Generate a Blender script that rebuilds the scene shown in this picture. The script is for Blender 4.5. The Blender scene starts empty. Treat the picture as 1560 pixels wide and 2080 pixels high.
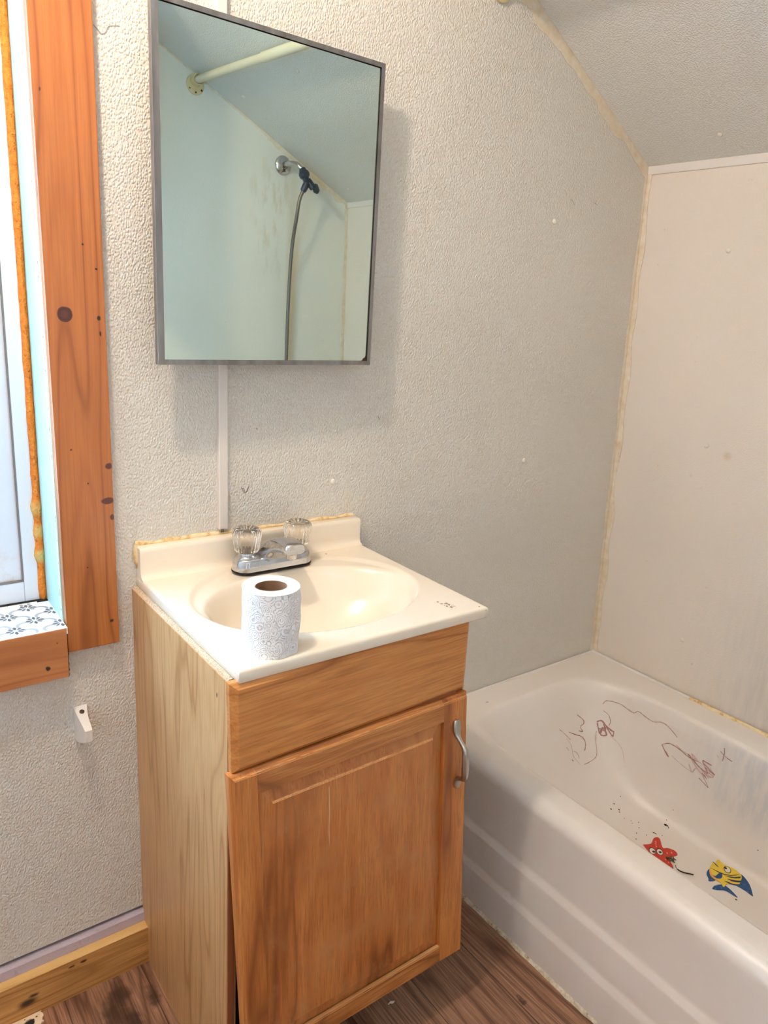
import bpy, bmesh, math, random
from mathutils import Vector, Matrix, noise
random.seed(7)
S = bpy.context.scene
COL = S.collection
BASE = {}

# ------------------------------------------------------------------ helpers
def link(o):
    COL.objects.link(o); return o

def thing(name, label, cat, base, group=None):
    o = bpy.data.objects.new(name, None); link(o)
    o.empty_display_size = .02
    o.location = base; o['label'] = label; o['category'] = cat
    if group: o['group'] = group
    BASE[o.name] = Vector(base); return o

def mesh(name, bm, mats, parent=None, base=None, smooth=None, label=None):
    bmesh.ops.recalc_face_normals(bm, faces=bm.faces[:])
    if parent is not None: b = BASE[parent.name]
    elif base is not None: b = Vector(base)
    else:
        lo = [min(v.co[i] for v in bm.verts) for i in range(3)]; hi = [max(v.co[i] for v in bm.verts) for i in range(3)]
        b = Vector(((lo[0]+hi[0])/2, (lo[1]+hi[1])/2, lo[2]))
    for v in bm.verts: v.co -= b
    me = bpy.data.meshes.new(name); bm.to_mesh(me); bm.free()
    for m in (mats if isinstance(mats, (list, tuple)) else [mats]): me.materials.append(m)
    if smooth is not None:
        for p in me.polygons: p.use_smooth = True
        if smooth < 180:
            try: me.set_sharp_from_angle(angle=math.radians(smooth))
            except Exception: pass
    o = bpy.data.objects.new(name, me); link(o)
    BASE[o.name] = b
    if parent is not None: o.parent = parent
    else: o.location = b
    if label: o['label'] = label
    return o

def single(name, bm, mats, label, cat, group=None, smooth=None, base=None):
    o = mesh(name, bm, mats, smooth=smooth, base=base); o['label'] = label; o['category'] = cat
    if group: o['group'] = group
    return o

def struct(name, bm, mats, smooth=None, parent=None, base=(0,0,0)):
    o = mesh(name, bm, mats, parent=parent, base=base, smooth=smooth)
    if parent is None: o['kind'] = 'structure'
    return o

def BM(): return bmesh.new()

def hexa(bm, c, bevel=0, seg=2, mi=0):
    """box from 8 corners: bottom ring 0-3, top ring 4-7"""
    vs = [bm.verts.new(p) for p in c]
    fs = [bm.faces.new([vs[i] for i in f]) for f in ((3,2,1,0),(4,5,6,7),(0,1,5,4),(1,2,6,5),(2,3,7,6),(3,0,4,7))]
    for f in fs: f.material_index = mi
    if bevel:
        es = list({e for f in fs for e in f.edges})
        bmesh.ops.bevel(bm, geom=es, offset=bevel, segments=seg, affect='EDGES', profile=.6, clamp_overlap=True)

def box(bm, x0, x1, y0, y1, z0, z1, bevel=0, seg=2, mi=0):
    hexa(bm, [(x0,y0,z0),(x1,y0,z0),(x1,y1,z0),(x0,y1,z0),(x0,y0,z1),(x1,y0,z1),(x1,y1,z1),(x0,y1,z1)], bevel, seg, mi)

def loft(bm, rings, cap0=True, cap1=True, closed=True, mi=0):
    R = [[bm.verts.new(p) for p in r] for r in rings]; n = len(R[0]); fs = []
    for a, b in zip(R[:-1], R[1:]):
        for i in range(n if closed else n-1):
            j = (i+1) % n
            fs.append(bm.faces.new((a[i], a[j], b[j], b[i])))
    if cap0: fs.append(bm.faces.new(R[0][::-1]))
    if cap1: fs.append(bm.faces.new(R[-1]))
    for f in fs: f.material_index = mi
    return R

def frame_of(t):
    t = t.normalized(); u = Vector((0,0,1)) if abs(t.z) < .9 else Vector((1,0,0))
    a = t.cross(u).normalized(); return a, a.cross(t).normalized()

def tube(bm, pts, r, n=14, cap=True, mi=0):
    pts = [Vector(p) for p in pts]; rings = []; a = None
    rr = r if isinstance(r, (list, tuple)) else [r]*len(pts)
    for i, p in enumerate(pts):
        t = (pts[min(i+1, len(pts)-1)] - pts[max(i-1, 0)]).normalized()
        if a is None: a, b = frame_of(t)
        else:
            a = (a - t*a.dot(t)).normalized(); b = a.cross(t).normalized()
        rings.append([p + a*(math.cos(2*math.pi*k/n)*rr[i]) + b*(math.sin(2*math.pi*k/n)*rr[i]) for k in range(n)])
    loft(bm, rings, cap, cap, mi=mi)

def lathe(bm, o, axis, prof, n=32, mi=0, cap0=True, cap1=True):
    """prof: (distance along axis, radius)"""
    o = Vector(o); t = Vector(axis).normalized(); a, b = frame_of(t)
    loft(bm, [[o + t*d + a*(math.cos(2*math.pi*k/n)*r) + b*(math.sin(2*math.pi*k/n)*r) for k in range(n)] for d, r in prof], cap0, cap1, mi=mi)

def smoothpts(pts, sub=6):
    P = [Vector(p) for p in pts]; o = []
    for i in range(len(P)-1):
        p0, p1, p2, p3 = P[max(i-1,0)], P[i], P[i+1], P[min(i+2, len(P)-1)]
        for k in range(sub):
            t = k/sub
            o.append(.5*((2*p1)+(p2-p0)*t+(2*p0-5*p1+4*p2-p3)*t*t+(3*p1-p0-3*p2+p3)*t**3))
    o.append(P[-1]); return o

def ribbon(bm, pts, w, nrm, mi=0, jitter=0):
    """flat mark lying on a surface"""
    P = [Vector(p) for p in pts]; N = nrm if isinstance(nrm, list) else [nrm]*len(P)
    prev = None
    for i, p in enumerate(P):
        t = (P[min(i+1, len(P)-1)] - P[max(i-1, 0)])
        if t.length < 1e-7: continue
        s = t.normalized().cross(Vector(N[i])).normalized() * (w/2*(1+random.uniform(-jitter, jitter)))
        cur = (bm.verts.new(p+s), bm.verts.new(p-s))
        if prev:
            f = bm.faces.new((prev[0], cur[0], cur[1], prev[1])); f.material_index = mi
        prev = cur

def poly(bm, pts, off=(0,0,0), thick=.0004, nrm=(0,0,1), mi=0):
    o = Vector(off); n = Vector(nrm)
    a = [bm.verts.new(Vector(p)+o) for p in pts]; b = [bm.verts.new(Vector(p)+o+n*thick) for p in pts]
    fs = [bm.faces.new(b)]
    for i in range(len(a)):
        j = (i+1) % len(a); fs.append(bm.faces.new((a[i], a[j], b[j], b[i])))
    for f in fs: f.material_index = mi

def ellipse_pts(c, rx, ry, rot=0, n=20):
    return [(c[0]+rx*math.cos(t)*math.cos(rot)-ry*math.sin(t)*math.sin(rot), c[1]+rx*math.cos(t)*math.sin(rot)+ry*math.sin(t)*math.cos(rot), c[2]) for t in [2*math.pi*k/n for k in range(n)]]

# ------------------------------------------------------------------ materials
def srgb(r, g, b):
    f = lambda c: (c/12.92 if c <= .04045 else ((c+.055)/1.055)**2.4)
    return (f(r/255), f(g/255), f(b/255), 1)

class M:
    def __init__(s, name, col=(.8,.8,.8,1), rough=.5, metal=0, **kw):
        s.m = bpy.data.materials.new(name); s.m.use_nodes = True; s.t = s.m.node_tree
        s.p = s.t.nodes['Principled BSDF']; s.out = s.t.nodes['Material Output']
        s.p.inputs['Base Color'].default_value = col; s.p.inputs['Roughness'].default_value = rough; s.p.inputs['Metallic'].default_value = metal
        for k, v in kw.items(): s.p.inputs[k.replace('_', ' ')].default_value = v
    def n(s, typ, **kw):
        nd = s.t.nodes.new(typ)
        for k, v in kw.items():
            if k.startswith('i_'):
                key = k[2:]; key = int(key) if key.isdigit() else key.replace('_', ' ')
                s.set(nd.inputs[key], v)
            else: setattr(nd, k, v)
        return nd
    def set(s, inp, v):
        if isinstance(v, bpy.types.NodeSocket): s.t.links.new(v, inp)
        else: inp.default_value = v
    def math(s, op, a, b=None, c=None, clamp=False):
        nd = s.t.nodes.new('ShaderNodeMath'); nd.operation = op; nd.use_clamp = clamp
        for i, v in enumerate((a, b, c)):
            if v is not None: s.set(nd.inputs[i], v)
        return nd.outputs[0]
    def vmath(s, op, a, b=None):
        nd = s.t.nodes.new('ShaderNodeVectorMath'); nd.operation = op
        s.set(nd.inputs[0], a)
        if b is not None: s.set(nd.inputs[1], b)
        return nd.outputs[1] if op in ('LENGTH', 'DISTANCE', 'DOT_PRODUCT') else nd.outputs[0]
    def pos(s): return s.n('ShaderNodeNewGeometry').outputs['Position']
    def noise(s, v, scale, detail=3, rough=.55, dist=0):
        nd = s.n('ShaderNodeTexNoise', i_Vector=v, i_Scale=scale, i_Detail=detail, i_Roughness=rough, i_Distortion=dist); return nd.outputs['Fac']
    def ramp(s, f, stops, interp='LINEAR'):
        nd = s.n('ShaderNodeValToRGB', i_Fac=f); r = nd.color_ramp; r.interpolation = interp
        while len(r.elements) < len(stops): r.elements.new(.5)
        for e, (p, c) in zip(r.elements, stops): e.position = p; e.color = c if hasattr(c, '__len__') else (c, c, c, 1)
        return nd.outputs['Color']
    def mix(s, f, a, b, mode='MIX'):
        nd = s.n('ShaderNodeMix', data_type='RGBA', blend_type=mode)
        s.set(nd.inputs[0], f); s.set(nd.inputs[6], a); s.set(nd.inputs[7], b); return nd.outputs[2]
    def maprange(s, v, a, b, c=0, d=1, smooth=True):
        nd = s.n('ShaderNodeMapRange', i_Value=v); nd.interpolation_type = 'SMOOTHSTEP' if smooth else 'LINEAR'
        for i, x in zip((1,2,3,4), (a,b,c,d)): nd.inputs[i].default_value = x
        return nd.outputs[0]
    def spot(s, p, c, r, soft=.3, sc=(1,1,1)):
        """mask of a roundish mark about a point of the object"""
        d = s.vmath('LENGTH', s.vmath('MULTIPLY', s.vmath('SUBTRACT', p, c), sc))
        return s.maprange(d, r*(1-soft), r*(1+soft), 1, 0)
    def bump(s, h, strength=.3, dist=.001, prev=None):
        nd = s.n('ShaderNodeBump', i_Height=h, i_Strength=strength, i_Distance=dist)
        if prev is not None: s.t.links.new(prev, nd.inputs['Normal'])
        s.t.links.new(nd.outputs[0], s.p.inputs['Normal']); return nd.outputs[0]
    def color(s, c): s.set(s.p.inputs['Base Color'], c)
    def sep(s, v):
        nd = s.n('ShaderNodeSeparateXYZ', i_0=v); return nd.outputs

def plain(name, col, rough=.5, metal=0, **kw): return M(name, col, rough, metal, **kw).m

def wall_mat(name, base, pebble=True, dirt=None, scale=280, strength=.5):
    m = M(name, base, .42); p = m.pos()
    big = m.noise(p, 2.2, 1); 
    col = m.mix(m.maprange(big, .3, .75), base, tuple(c*.93 for c in base[:3])+(1,))
    sp = m.noise(p, 38, 2, .7)
    col = m.mix(m.maprange(sp, .72, .80, 0, .25), col, srgb(150,120,85))
    if dirt: col = dirt(m, p, col)
    m.color(col)
    w = m.n('ShaderNodeTexNoise', i_Vector=p, i_Scale=90., i_Detail=1.)
    q = m.n('ShaderNodeVectorMath', operation='MULTIPLY_ADD', i_0=w.outputs['Color'], i_1=(.0028,.0028,.0028), i_2=m.vmath('MULTIPLY', p, (1,1,.72)))
    v = m.n('ShaderNodeTexVoronoi', i_Vector=q.outputs[0], i_Scale=float(scale))
    if pebble:
        h = m.maprange(v.outputs['Distance'], .15, .75, 1, 0)
        # the embossing is worn flatter low down beside the tub
        m.bump(h, strength, .0022)
    return m.m

def wood(name, dark, mid, light, axis, ring=9., nscale=6., rough=.45, spots=(), fibre=.35, stretch=.07, contrast=1., wear=None, bump=.15, seed=0., fibrescale=330., coat=0.):
    m = M(name, mid, rough); p = m.pos()
    if coat: m.p.inputs['Coat Weight'].default_value = coat; m.p.inputs['Coat Roughness'].default_value = .25
    st = [1,1,1]; st[axis] = stretch
    v = m.vmath('ADD', m.vmath('MULTIPLY', p, tuple(st)), (seed, seed*1.7, seed*.6))
    base = m.noise(v, nscale, 2, .45, .3)
    r = m.math('PINGPONG', m.math('MULTIPLY', base, ring*2.2), 1.)
    st2 = [1,1,1]; st2[axis] = .022
    f = m.noise(m.vmath('MULTIPLY', p, tuple(st2)), fibrescale, 3, .7)
    col = m.ramp(r, [(0, dark), (.18, mid), (.62, light), (1, mid)])
    col = m.mix(1-contrast, col, mid) if contrast < 1 else col
    col = m.mix(m.maprange(f, .38, .68, 0, fibre), col, dark)
    bl = m.noise(p, 5., 3)
    col = m.mix(m.maprange(bl, .35, .7, 0, .35), col, light)
    if wear: col = wear(m, p, col, f)
    wob = m.n('ShaderNodeVectorMath', operation='MULTIPLY_ADD', i_0=m.n('ShaderNodeTexNoise', i_Vector=p, i_Scale=60., i_Detail=3.).outputs['Color'], i_1=(.006,.006,.006), i_2=p).outputs[0]
    wob = m.vmath('SUBTRACT', wob, (.003,.003,.003))
    for c, rad, sc, cc, soft in spots:
        col = m.mix(m.spot(wob, c, rad, soft, sc), col, cc)
    m.color(col); m.bump(f, bump, .0006); return m.m

WALLC = srgb(226,218,206)
def right_dirt(m, p, col):
    x, y, z = m.sep(p)
    st = m.noise(m.vmath('MULTIPLY', p, (1,1,.12)), 55, 3, .65)
    a = m.math('MULTIPLY', m.maprange(z, .25, 1.0, 1, 0), m.maprange(y, -.75, -.22, 1, 0))
    k = m.math('MULTIPLY', a, m.maprange(st, .30, .72, .25, .75))
    col = m.mix(k, col, srgb(180,177,178))
    for c, r in (((1.815,-.33,1.05),.012), ((1.82,-.40,.52),.006), ((1.815,-.24,.98),.006), ((1.81,-.33,.86),.004)):
        col = m.mix(m.math('MULTIPLY', m.spot(p, c, r*.8, .7), .35), col, srgb(196,160,110))
    return col
def end_dirt(m, p, col):
    n = m.noise(m.vmath('MULTIPLY', p, (1,1,.25)), 26, 4, .7)
    a = m.math('MULTIPLY', m.spot(p, (1.485,-1.4185,1.66), .10, .8, (1,1,.55)), m.maprange(n, .5, .68))
    b = m.math('MULTIPLY', m.spot(p, (1.565,-1.4185,1.35), .022, .8, (1,1,.05)), .55)
    col = m.mix(m.math('MULTIPLY', a, .42), col, srgb(196,172,118))
    return m.mix(b, col, srgb(205,185,150))
MAT = {}
MAT['wall'] = wall_mat('pebbled_wall_panel', WALLC)
MAT['wall_right'] = wall_mat('tub_wall_panel', srgb(238,226,213), strength=.16, dirt=right_dirt)
MAT['wall_end'] = wall_mat('shower_wall_panel', srgb(238,234,222), strength=.14, dirt=end_dirt)
MAT['slope'] = wall_mat('ceiling_panel', srgb(230,227,220), strength=.4)
MAT['plain_wall'] = plain('painted_wall', srgb(228,225,220), .6)
pine_spots = [((.3135,-.02,1.3225), .0118, (1,1,1), srgb(74,32,22), .08), ((.3135,-.02,1.3225), .0055, (1,1,1), srgb(96,48,34), .5),
    ((.366,-.02,1.318), .0032, (1,1,.8), srgb(60,35,20), .3), ((.3665,-.02,1.294), .0024, (1.6,1,.6), srgb(40,22,14), .3),
    ((.3712,-.02,1.073), .0052, (.9,1,1), srgb(95,45,30), .2), ((.3675,-.02,1.012), .0085, (.8,1,1.5), srgb(98,48,34), .15), ((.374,-.02,.982), .005, (1.3,1,.9), srgb(105,60,35), .2),
    ((.3365,-.02,1.045), .0017, (1,1,1), srgb(40,20,10), .3), ((.329,-.02,.895), .0014, (1,1,1), srgb(60,30,15), .3), ((.366,-.02,.787), .0030, (1,1,1), srgb(40,25,15), .3),
    ((.346,-.02,1.43), .0016, (1,1,1), srgb(40,20,10), .3), ((.3645,-.02,1.395), .0017, (1,1,1), srgb(40,20,10), .3), ((.296,-.02,1.64), .002, (1.4,1,.7), srgb(90,45,20), .3),
    ((.3115,-.02,1.105), .0016, (1,1,1), srgb(70,35,18), .3)]
MAT['casing'] = wood('varnished_pine_upright', srgb(142,78,36), srgb(178,104,50), srgb(190,116,58), 2, ring=5, nscale=10, rough=.36, spots=pine_spots, fibre=.38, coat=.25)
MAT['sillboard'] = wood('varnished_pine_sill', srgb(162,96,54), srgb(184,116,68), srgb(196,130,80), 0, ring=7, nscale=9, rough=.36, fibre=.3, coat=.25,
    spots=[((.2505,-.035,.7275), .0042, (1,1,1), srgb(45,28,18), .3), ((.268,-.035,.773), .0012, (1,1,1), srgb(60,30,15), .3)], seed=2.)
MAT['basewood'] = wood('rough_pine_baseboard', srgb(142,88,40), srgb(194,134,70), srgb(214,158,92), 0, ring=9, nscale=9, rough=.6, fibre=.7, stretch=.05, bump=.8, seed=4., fibrescale=210.,
    spots=[((.176,-.03,.037), .011, (.7,1,1.3), srgb(62,36,20), .6), ((.187,-.03,.049), .005, (.6,1,1.4), srgb(80,46,24), .6), ((.2805,-.03,.076), .0035, (.6,1,1), srgb(85,45,22), .5), ((.258,-.03,.075), .003, (.5,1,1.2), srgb(95,55,28), .5)])
MAT['baseedge'] = wood('planed_pine_edge', srgb(200,150,80), srgb(222,174,104), srgb(232,190,124), 0, ring=4, fibre=.15, rough=.5)
MAT['laminate'] = wood('oak_laminate', srgb(168,114,64), srgb(206,156,104), srgb(218,172,120), 2, ring=6, nscale=13, rough=.38, fibre=.5, stretch=.075, contrast=.85, bump=.06, seed=1.3, fibrescale=420.,
    spots=[((.41,-.3755,.797), .0035, (1,1.6,.8), srgb(90,62,42), .4)])
MAT['drawerwood'] = wood('drawer_oak', srgb(158,90,41), srgb(206,131,66), srgb(221,149,81), 0, ring=3.2, nscale=14, rough=.4, fibre=.55, stretch=.1, bump=.3, seed=3.1, fibrescale=260.,
    spots=[((.4685,-.433,.7135), .0026, (1,1,1), srgb(25,14,8), .25), ((.6785,-.426,.776), .0018, (1,1,1), srgb(60,30,14), .25)])
def doorwear(m, p, col, f):
    w = m.noise(p, 9, 4, .65)
    k = m.math('MULTIPLY', m.maprange(w, .42, .72), m.maprange(f, .45, .6, .05, .42))
    col = m.mix(k, col, srgb(214,168,118))
    x, y, z = m.sep(p)
    ln = m.math('MULTIPLY', m.maprange(m.math('ABSOLUTE', m.math('SUBTRACT', x, m.math('ADD', .5735, m.math('MULTIPLY', m.noise(p, 18, 2), .006)))), .0003, .0013, .75, 0), m.math('MULTIPLY', m.maprange(z, .50, .53), m.maprange(z, .61, .62, 1, 0)))
    return m.mix(ln, col, srgb(226,190,150))
dspots = [((.6565,-.45,.545), .0048, (4,1,.7), srgb(45,22,12), .3), ((.737,-.455,.425), .0024, (1,1,1), srgb(245,232,210), .3), ((.585,-.456,.37), .0015, (1.5,1,.6), srgb(60,30,15), .3)]
MAT['doorpanel'] = wood('door_panel_oak', srgb(136,71,30), srgb(189,110,53), srgb(209,133,71), 2, ring=2.6, nscale=14, rough=.42, fibre=.6, stretch=.08, wear=doorwear, bump=.35, spots=dspots, seed=5., fibrescale=300.)
MAT['doorstile'] = wood('door_stile_oak', srgb(139,74,31), srgb(193,114,54), srgb(213,137,72), 2, ring=3, nscale=9, rough=.4, fibre=.5, stretch=.08, bump=.3, seed=6.2)
MAT['doorrail'] = wood('door_rail_oak', srgb(119,66,31), srgb(183,110,53), srgb(207,136,73), 0, ring=4, nscale=12, rough=.42, fibre=.6, stretch=.12, bump=.4, seed=7.7)
MAT['highlightedge'] = wood('highlight_oak_edge', srgb(170,110,58), srgb(208,154,94), srgb(226,178,122), 0, ring=3, fibre=.35, rough=.5)  # oak paled to paint the highlight lines on the door edges
MAT['bevelhighlight'] = wood('highlight_bevel_oak', srgb(150,88,44), srgb(206,142,84), srgb(222,162,102), 2, ring=3, fibre=.6, rough=.45, fibrescale=300.)  # pale oak for the painted highlight on the panel bevel
MAT['frameedge'] = plain('cabinet_edge_wood', srgb(150,84,46), .5)
MAT['inside'] = plain('cabinet_inside', srgb(52,36,26), .85)
mm = M('raw_particleboard', srgb(214,190,160), .9); pp = mm.pos()
mm.color(mm.ramp(mm.noise(pp, 420, 3, .7), [(.3, srgb(168,138,104)), (.55, srgb(216,194,164)), (.75, srgb(240,226,204))])); mm.bump(mm.noise(pp, 500, 2), .8, .002); MAT['particle'] = mm.m
# cultured marble
mm = M('cream_cultured_marble', srgb(246,229,205), .22, Coat_Weight=.35, Coat_Roughness=.12); pp = mm.pos()
c = mm.mix(mm.maprange(mm.noise(pp, 7, 4), .35, .75, 0, .35), srgb(247,232,210), srgb(240,220,190))
n_ = mm.noise(pp, 130, 3, .7)
c = mm.mix(mm.math('MULTIPLY', mm.spot(pp, (.8435,-.3906,.8585), .012, .4, (1.2,.7,1)), mm.maprange(n_, .52, .58, 0, .75)), c, srgb(120,85,50))
for q_, r_ in (((.838,-.369,.8585),.0022), ((.891,-.421,.8585),.0016), ((.8995,-.4285,.8525),.002), ((.80,-.02,.9),.0012), ((.80,-.052,.8585),.002)):
    c = mm.mix(mm.math('MULTIPLY', mm.spot(pp, q_, r_, .3), .8), c, srgb(90,62,40))
mm.color(c); MAT['marble'] = mm.m
# tub enamel
mm = M('worn_tub_enamel', srgb(238,228,218), .34, Coat_Weight=.12, Coat_Roughness=.3); pp = mm.pos()
x_, y_, z_ = mm.sep(pp)
c = mm.mix(mm.maprange(mm.noise(pp, 5, 4), .35, .75, 0, .5), srgb(240,230,220), srgb(234,221,208))
st = mm.noise(mm.vmath('MULTIPLY', pp, (1,1,.2)), 60, 3, .65)
k = mm.math('MULTIPLY', mm.math('MULTIPLY', mm.maprange(x_, 1.665, 1.72), mm.maprange(y_, -.62, -.33, 1, 0)), mm.math('MULTIPLY', mm.maprange(z_, .14, .22), mm.maprange(st, .3, .7, .35, .8)))
c = mm.mix(mm.math('MULTIPLY', k, mm.maprange(z_, .34, .36, 1, 0)), c, srgb(204,202,203))
for q_, r_, cc in (((1.325,-.06,.361), .005, srgb(150,130,170)), ((1.2,-.12,.361), .002, srgb(150,110,90))):
    c = mm.mix(mm.math('MULTIPLY', mm.spot(pp, q_, r_, .5, (1,2,1)), .6), c, cc)
mm.color(c); MAT['tub'] = mm.m
# floor: plank vinyl
mm = M('wood_look_vinyl_plank', (.3,.2,.15,1), .42); pp = mm.pos()
x_, y_, z_ = mm.sep(pp)
pw = .152
xs = mm.math('DIVIDE', mm.math('ADD', x_, .063), pw); idx = mm.math('FLOOR', xs)
wn = mm.n('ShaderNodeTexWhiteNoise', noise_dimensions='1D'); mm.set(wn.inputs['W'], idx)
yy = mm.math('ADD', y_, mm.math('MULTIPLY', wn.outputs['Value'], 5.3))
cv = mm.n('ShaderNodeCombineXYZ', i_0=mm.math('MULTIPLY', x_, 1.), i_1=mm.math('MULTIPLY', yy, .13), i_2=mm.math('MULTIPLY', idx, 1.9)).outputs[0]
rr_ = mm.math('PINGPONG', mm.math('MULTIPLY', mm.noise(cv, 9, 2, .5, .4), 14), 1)
fv = mm.n('ShaderNodeCombineXYZ', i_0=x_, i_1=mm.math('MULTIPLY', yy, .03), i_2=idx).outputs[0]
fib = mm.noise(fv, 260, 3, .7)
c = mm.ramp(rr_, [(0, srgb(109,73,54)), (.2, srgb(160,116,87)), (.6, srgb(189,142,111)), (1, srgb(165,120,92))])
c = mm.mix(mm.maprange(fib, .36, .66, 0, .75), c, srgb(92,59,45))
c = mm.mix(mm.maprange(mm.noise(cv, 4, 3), .5, .75, 0, .35), c, srgb(178,140,112))
c = mm.mix(mm.math('MULTIPLY', wn.outputs['Value'], .25), c, srgb(98,68,54))
wob = mm.vmath('ADD', pp, mm.vmath('MULTIPLY', mm.vmath('SUBTRACT', mm.n('ShaderNodeTexNoise', i_Vector=pp, i_Scale=45., i_Detail=3.).outputs['Color'], (.5,.5,.5)), (.03,.05,.0)))
for q_, r_, sc in (((.335,-.075,0),.016,(1,.6,0)), ((.312,-.11,0),.018,(1,.5,0)), ((.337,-.145,0),.014,(1,.5,0)), ((.388,-.115,0),.011,(1,.5,0)), ((.30,-.16,0),.012,(1,.6,0)), ((1.013,-.536,0),.006,(1,.7,0))):
    c = mm.mix(mm.math('MULTIPLY', mm.spot(wob, q_, r_, .7, sc), .85), c, srgb(52,32,24))
fr = mm.math('FRACT', xs); ed = mm.math('MINIMUM', fr, mm.math('SUBTRACT', 1., fr))
c = mm.mix(mm.maprange(ed, .004, .012, .75, 0), c, srgb(40,26,20))
fy = mm.math('FRACT', mm.math('DIVIDE', yy, 1.2)); c = mm.mix(mm.maprange(fy, .001, .003, .8, 0), c, srgb(40,26,20))
mm.color(c); mm.bump(fib, .25, .0008); MAT['floor'] = mm.m
# misc
MAT['lavender'] = plain('lavender_paint', srgb(196,180,190), .55)
mm = M('chipped_lavender_paint', srgb(196,180,190), .55); pp = mm.pos(); nz = mm.noise(pp, 60, 4)
mm.color(mm.mix(mm.maprange(nz, .62, .68, 0, .5), srgb(197,181,190), srgb(168,150,156))); mm.bump(nz, .6, .004); MAT['lavender'] = mm.m
mm = M('aged_caulk', srgb(222,196,158), .55); pp = mm.pos(); nz = mm.noise(pp, 45, 4)
mm.color(mm.ramp(nz, [(.3, srgb(222,202,170)), (.55, srgb(232,216,192)), (.75, srgb(238,227,211))])); mm.bump(nz, .5, .002); MAT['caulk'] = mm.m
mm = M('yellowed_caulk', srgb(236,206,150), .5); pp = mm.pos(); nz = mm.noise(pp, 70, 4)
mm.color(mm.ramp(nz, [(.3, srgb(206,160,96)), (.5, srgb(240,212,160)), (.75, srgb(246,228,190))])); mm.bump(nz, .6, .002); MAT['caulk_y'] = mm.m
mm = M('tub_base_caulk', srgb(226,214,188), .5); pp = mm.pos(); nz = mm.noise(pp, 70, 5, .7)
mm.color(mm.ramp(nz, [(.3, srgb(70,55,42)), (.38, srgb(196,178,146)), (.6, srgb(232,220,196))])); MAT['caulk_w'] = mm.m
MAT['vinyl'] = plain('white_window_vinyl', srgb(226,226,232), .35)
mm = M('stained_window_vinyl', srgb(222,224,232), .35); pp = mm.pos(); nz = mm.noise(pp, 40, 4, .7); zz = mm.sep(pp)[2]
mm.color(mm.mix(mm.math('MULTIPLY', mm.maprange(zz, .84, .93, 1, 0), mm.maprange(nz, .45, .65, .1, .6)), srgb(222,224,233), srgb(214,188,172))); MAT['vinyl_s'] = mm.m
MAT['rubber'] = plain('grey_gasket', srgb(120,114,112), .6)
MAT['black'] = plain('black_gap', srgb(14,12,12), .8)
mm = M('orange_expanding_foam', srgb(236,134,34), .75); pp = mm.pos(); nz = mm.noise(pp, 130, 4, .65)
cc = mm.ramp(nz, [(.25, srgb(150,70,16)), (.4, srgb(226,122,30)), (.62, srgb(240,144,44)), (.8, srgb(246,176,92))])
bub = mm.n('ShaderNodeTexVoronoi', i_Vector=pp, i_Scale=95.); cc = mm.mix(mm.maprange(bub.outputs['Distance'], .06, .12, .85, 0), cc, srgb(70,34,12))
for q_ in ((.28,.12,.975), (.283,.12,.93), (.283,.115,.885)): cc = mm.mix(mm.spot(pp, q_, .013, .5), cc, srgb(226,196,120))
mm.color(cc); mm.bump(nz, 1., .006); MAT['foam'] = mm.m
MAT['jamb'] = plain('pale_green_jamb_paint', srgb(184,222,218), .5)
mm = M('peeled_paint_edge', srgb(214,190,150), .7); pp = mm.pos(); nz = mm.noise(pp, 90, 4, .7)
mm.color(mm.ramp(nz, [(.35, srgb(170,130,100)), (.5, srgb(226,208,170)), (.62, srgb(206,214,190)), (.8, srgb(222,232,214))])); MAT['peel'] = mm.m
MAT['tile_w'] = plain('patterned_vinyl_white', srgb(238,236,232), .35)
MAT['tile_d'] = plain('patterned_vinyl_charcoal', srgb(84,82,84), .4)
MAT['tile_g'] = plain('patterned_vinyl_grey', srgb(166,162,162), .4)
MAT['white_plastic'] = plain('white_plastic', srgb(232,224,216), .4)
MAT['cap'] = plain('white_cap_plastic', srgb(236,228,214), .3)
MAT['raceway'] = plain('white_raceway', srgb(226,216,206), .45)
MAT['alu'] = plain('brushed_aluminium', srgb(168,166,164), .32, 1.)
mm = M('aluminium_frame', srgb(150,150,150), .36, .85); pp = mm.pos(); nz = mm.noise(mm.vmath('MULTIPLY', pp, (1,1,.2)), 50, 3)
mm.color(mm.ramp(nz, [(.3, srgb(128,124,122)), (.7, srgb(160,158,156))])); MAT['mframe'] = mm.m
mm = M('mirror_silvering', srgb(222,236,226), .012, 1.); MAT['mirror'] = mm.m
mm = M('desilvered_mirror', srgb(60,38,22), .5); pp = mm.pos(); nz = mm.noise(pp, 300, 3); mm.color(mm.ramp(nz, [(.35, srgb(24,16,10)), (.6, srgb(70,44,26))])); MAT['desilver'] = mm.m
mm = M('spotted_chrome', srgb(196,196,198), .1, 1.); pp = mm.pos(); nz = mm.noise(pp, 120, 4, .7); mm.set(mm.p.inputs['Roughness'], mm.maprange(nz, .4, .75, .07, .34)); MAT['chrome'] = mm.m
MAT['pewter'] = plain('satin_nickel', srgb(186,180,170), .3, 1.)
MAT['acrylic'] = plain('clear_acrylic', srgb(252,246,238), .05, 0, Transmission_Weight=1., IOR=1.47)
MAT['brass'] = plain('knob_stem', srgb(206,196,184), .4, .4)
mm = M('embossed_tissue', srgb(246,242,240), .95); pp = mm.pos()
vo = mm.n('ShaderNodeTexVoronoi', i_Vector=pp, i_Scale=72.)
rg = mm.math('SINE', mm.math('MULTIPLY', vo.outputs['Distance'], 34.))
dots = mm.n('ShaderNodeTexVoronoi', i_Vector=pp, i_Scale=900.)
hh = mm.math('MULTIPLY', mm.maprange(rg, .2, .9), mm.maprange(dots.outputs['Distance'], .2, .6, 1, 0)); mm.bump(hh, .85, .003); MAT['tissue'] = mm.m
MAT['tissue_end'] = plain('tissue_end', srgb(248,244,240), .95)
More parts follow.
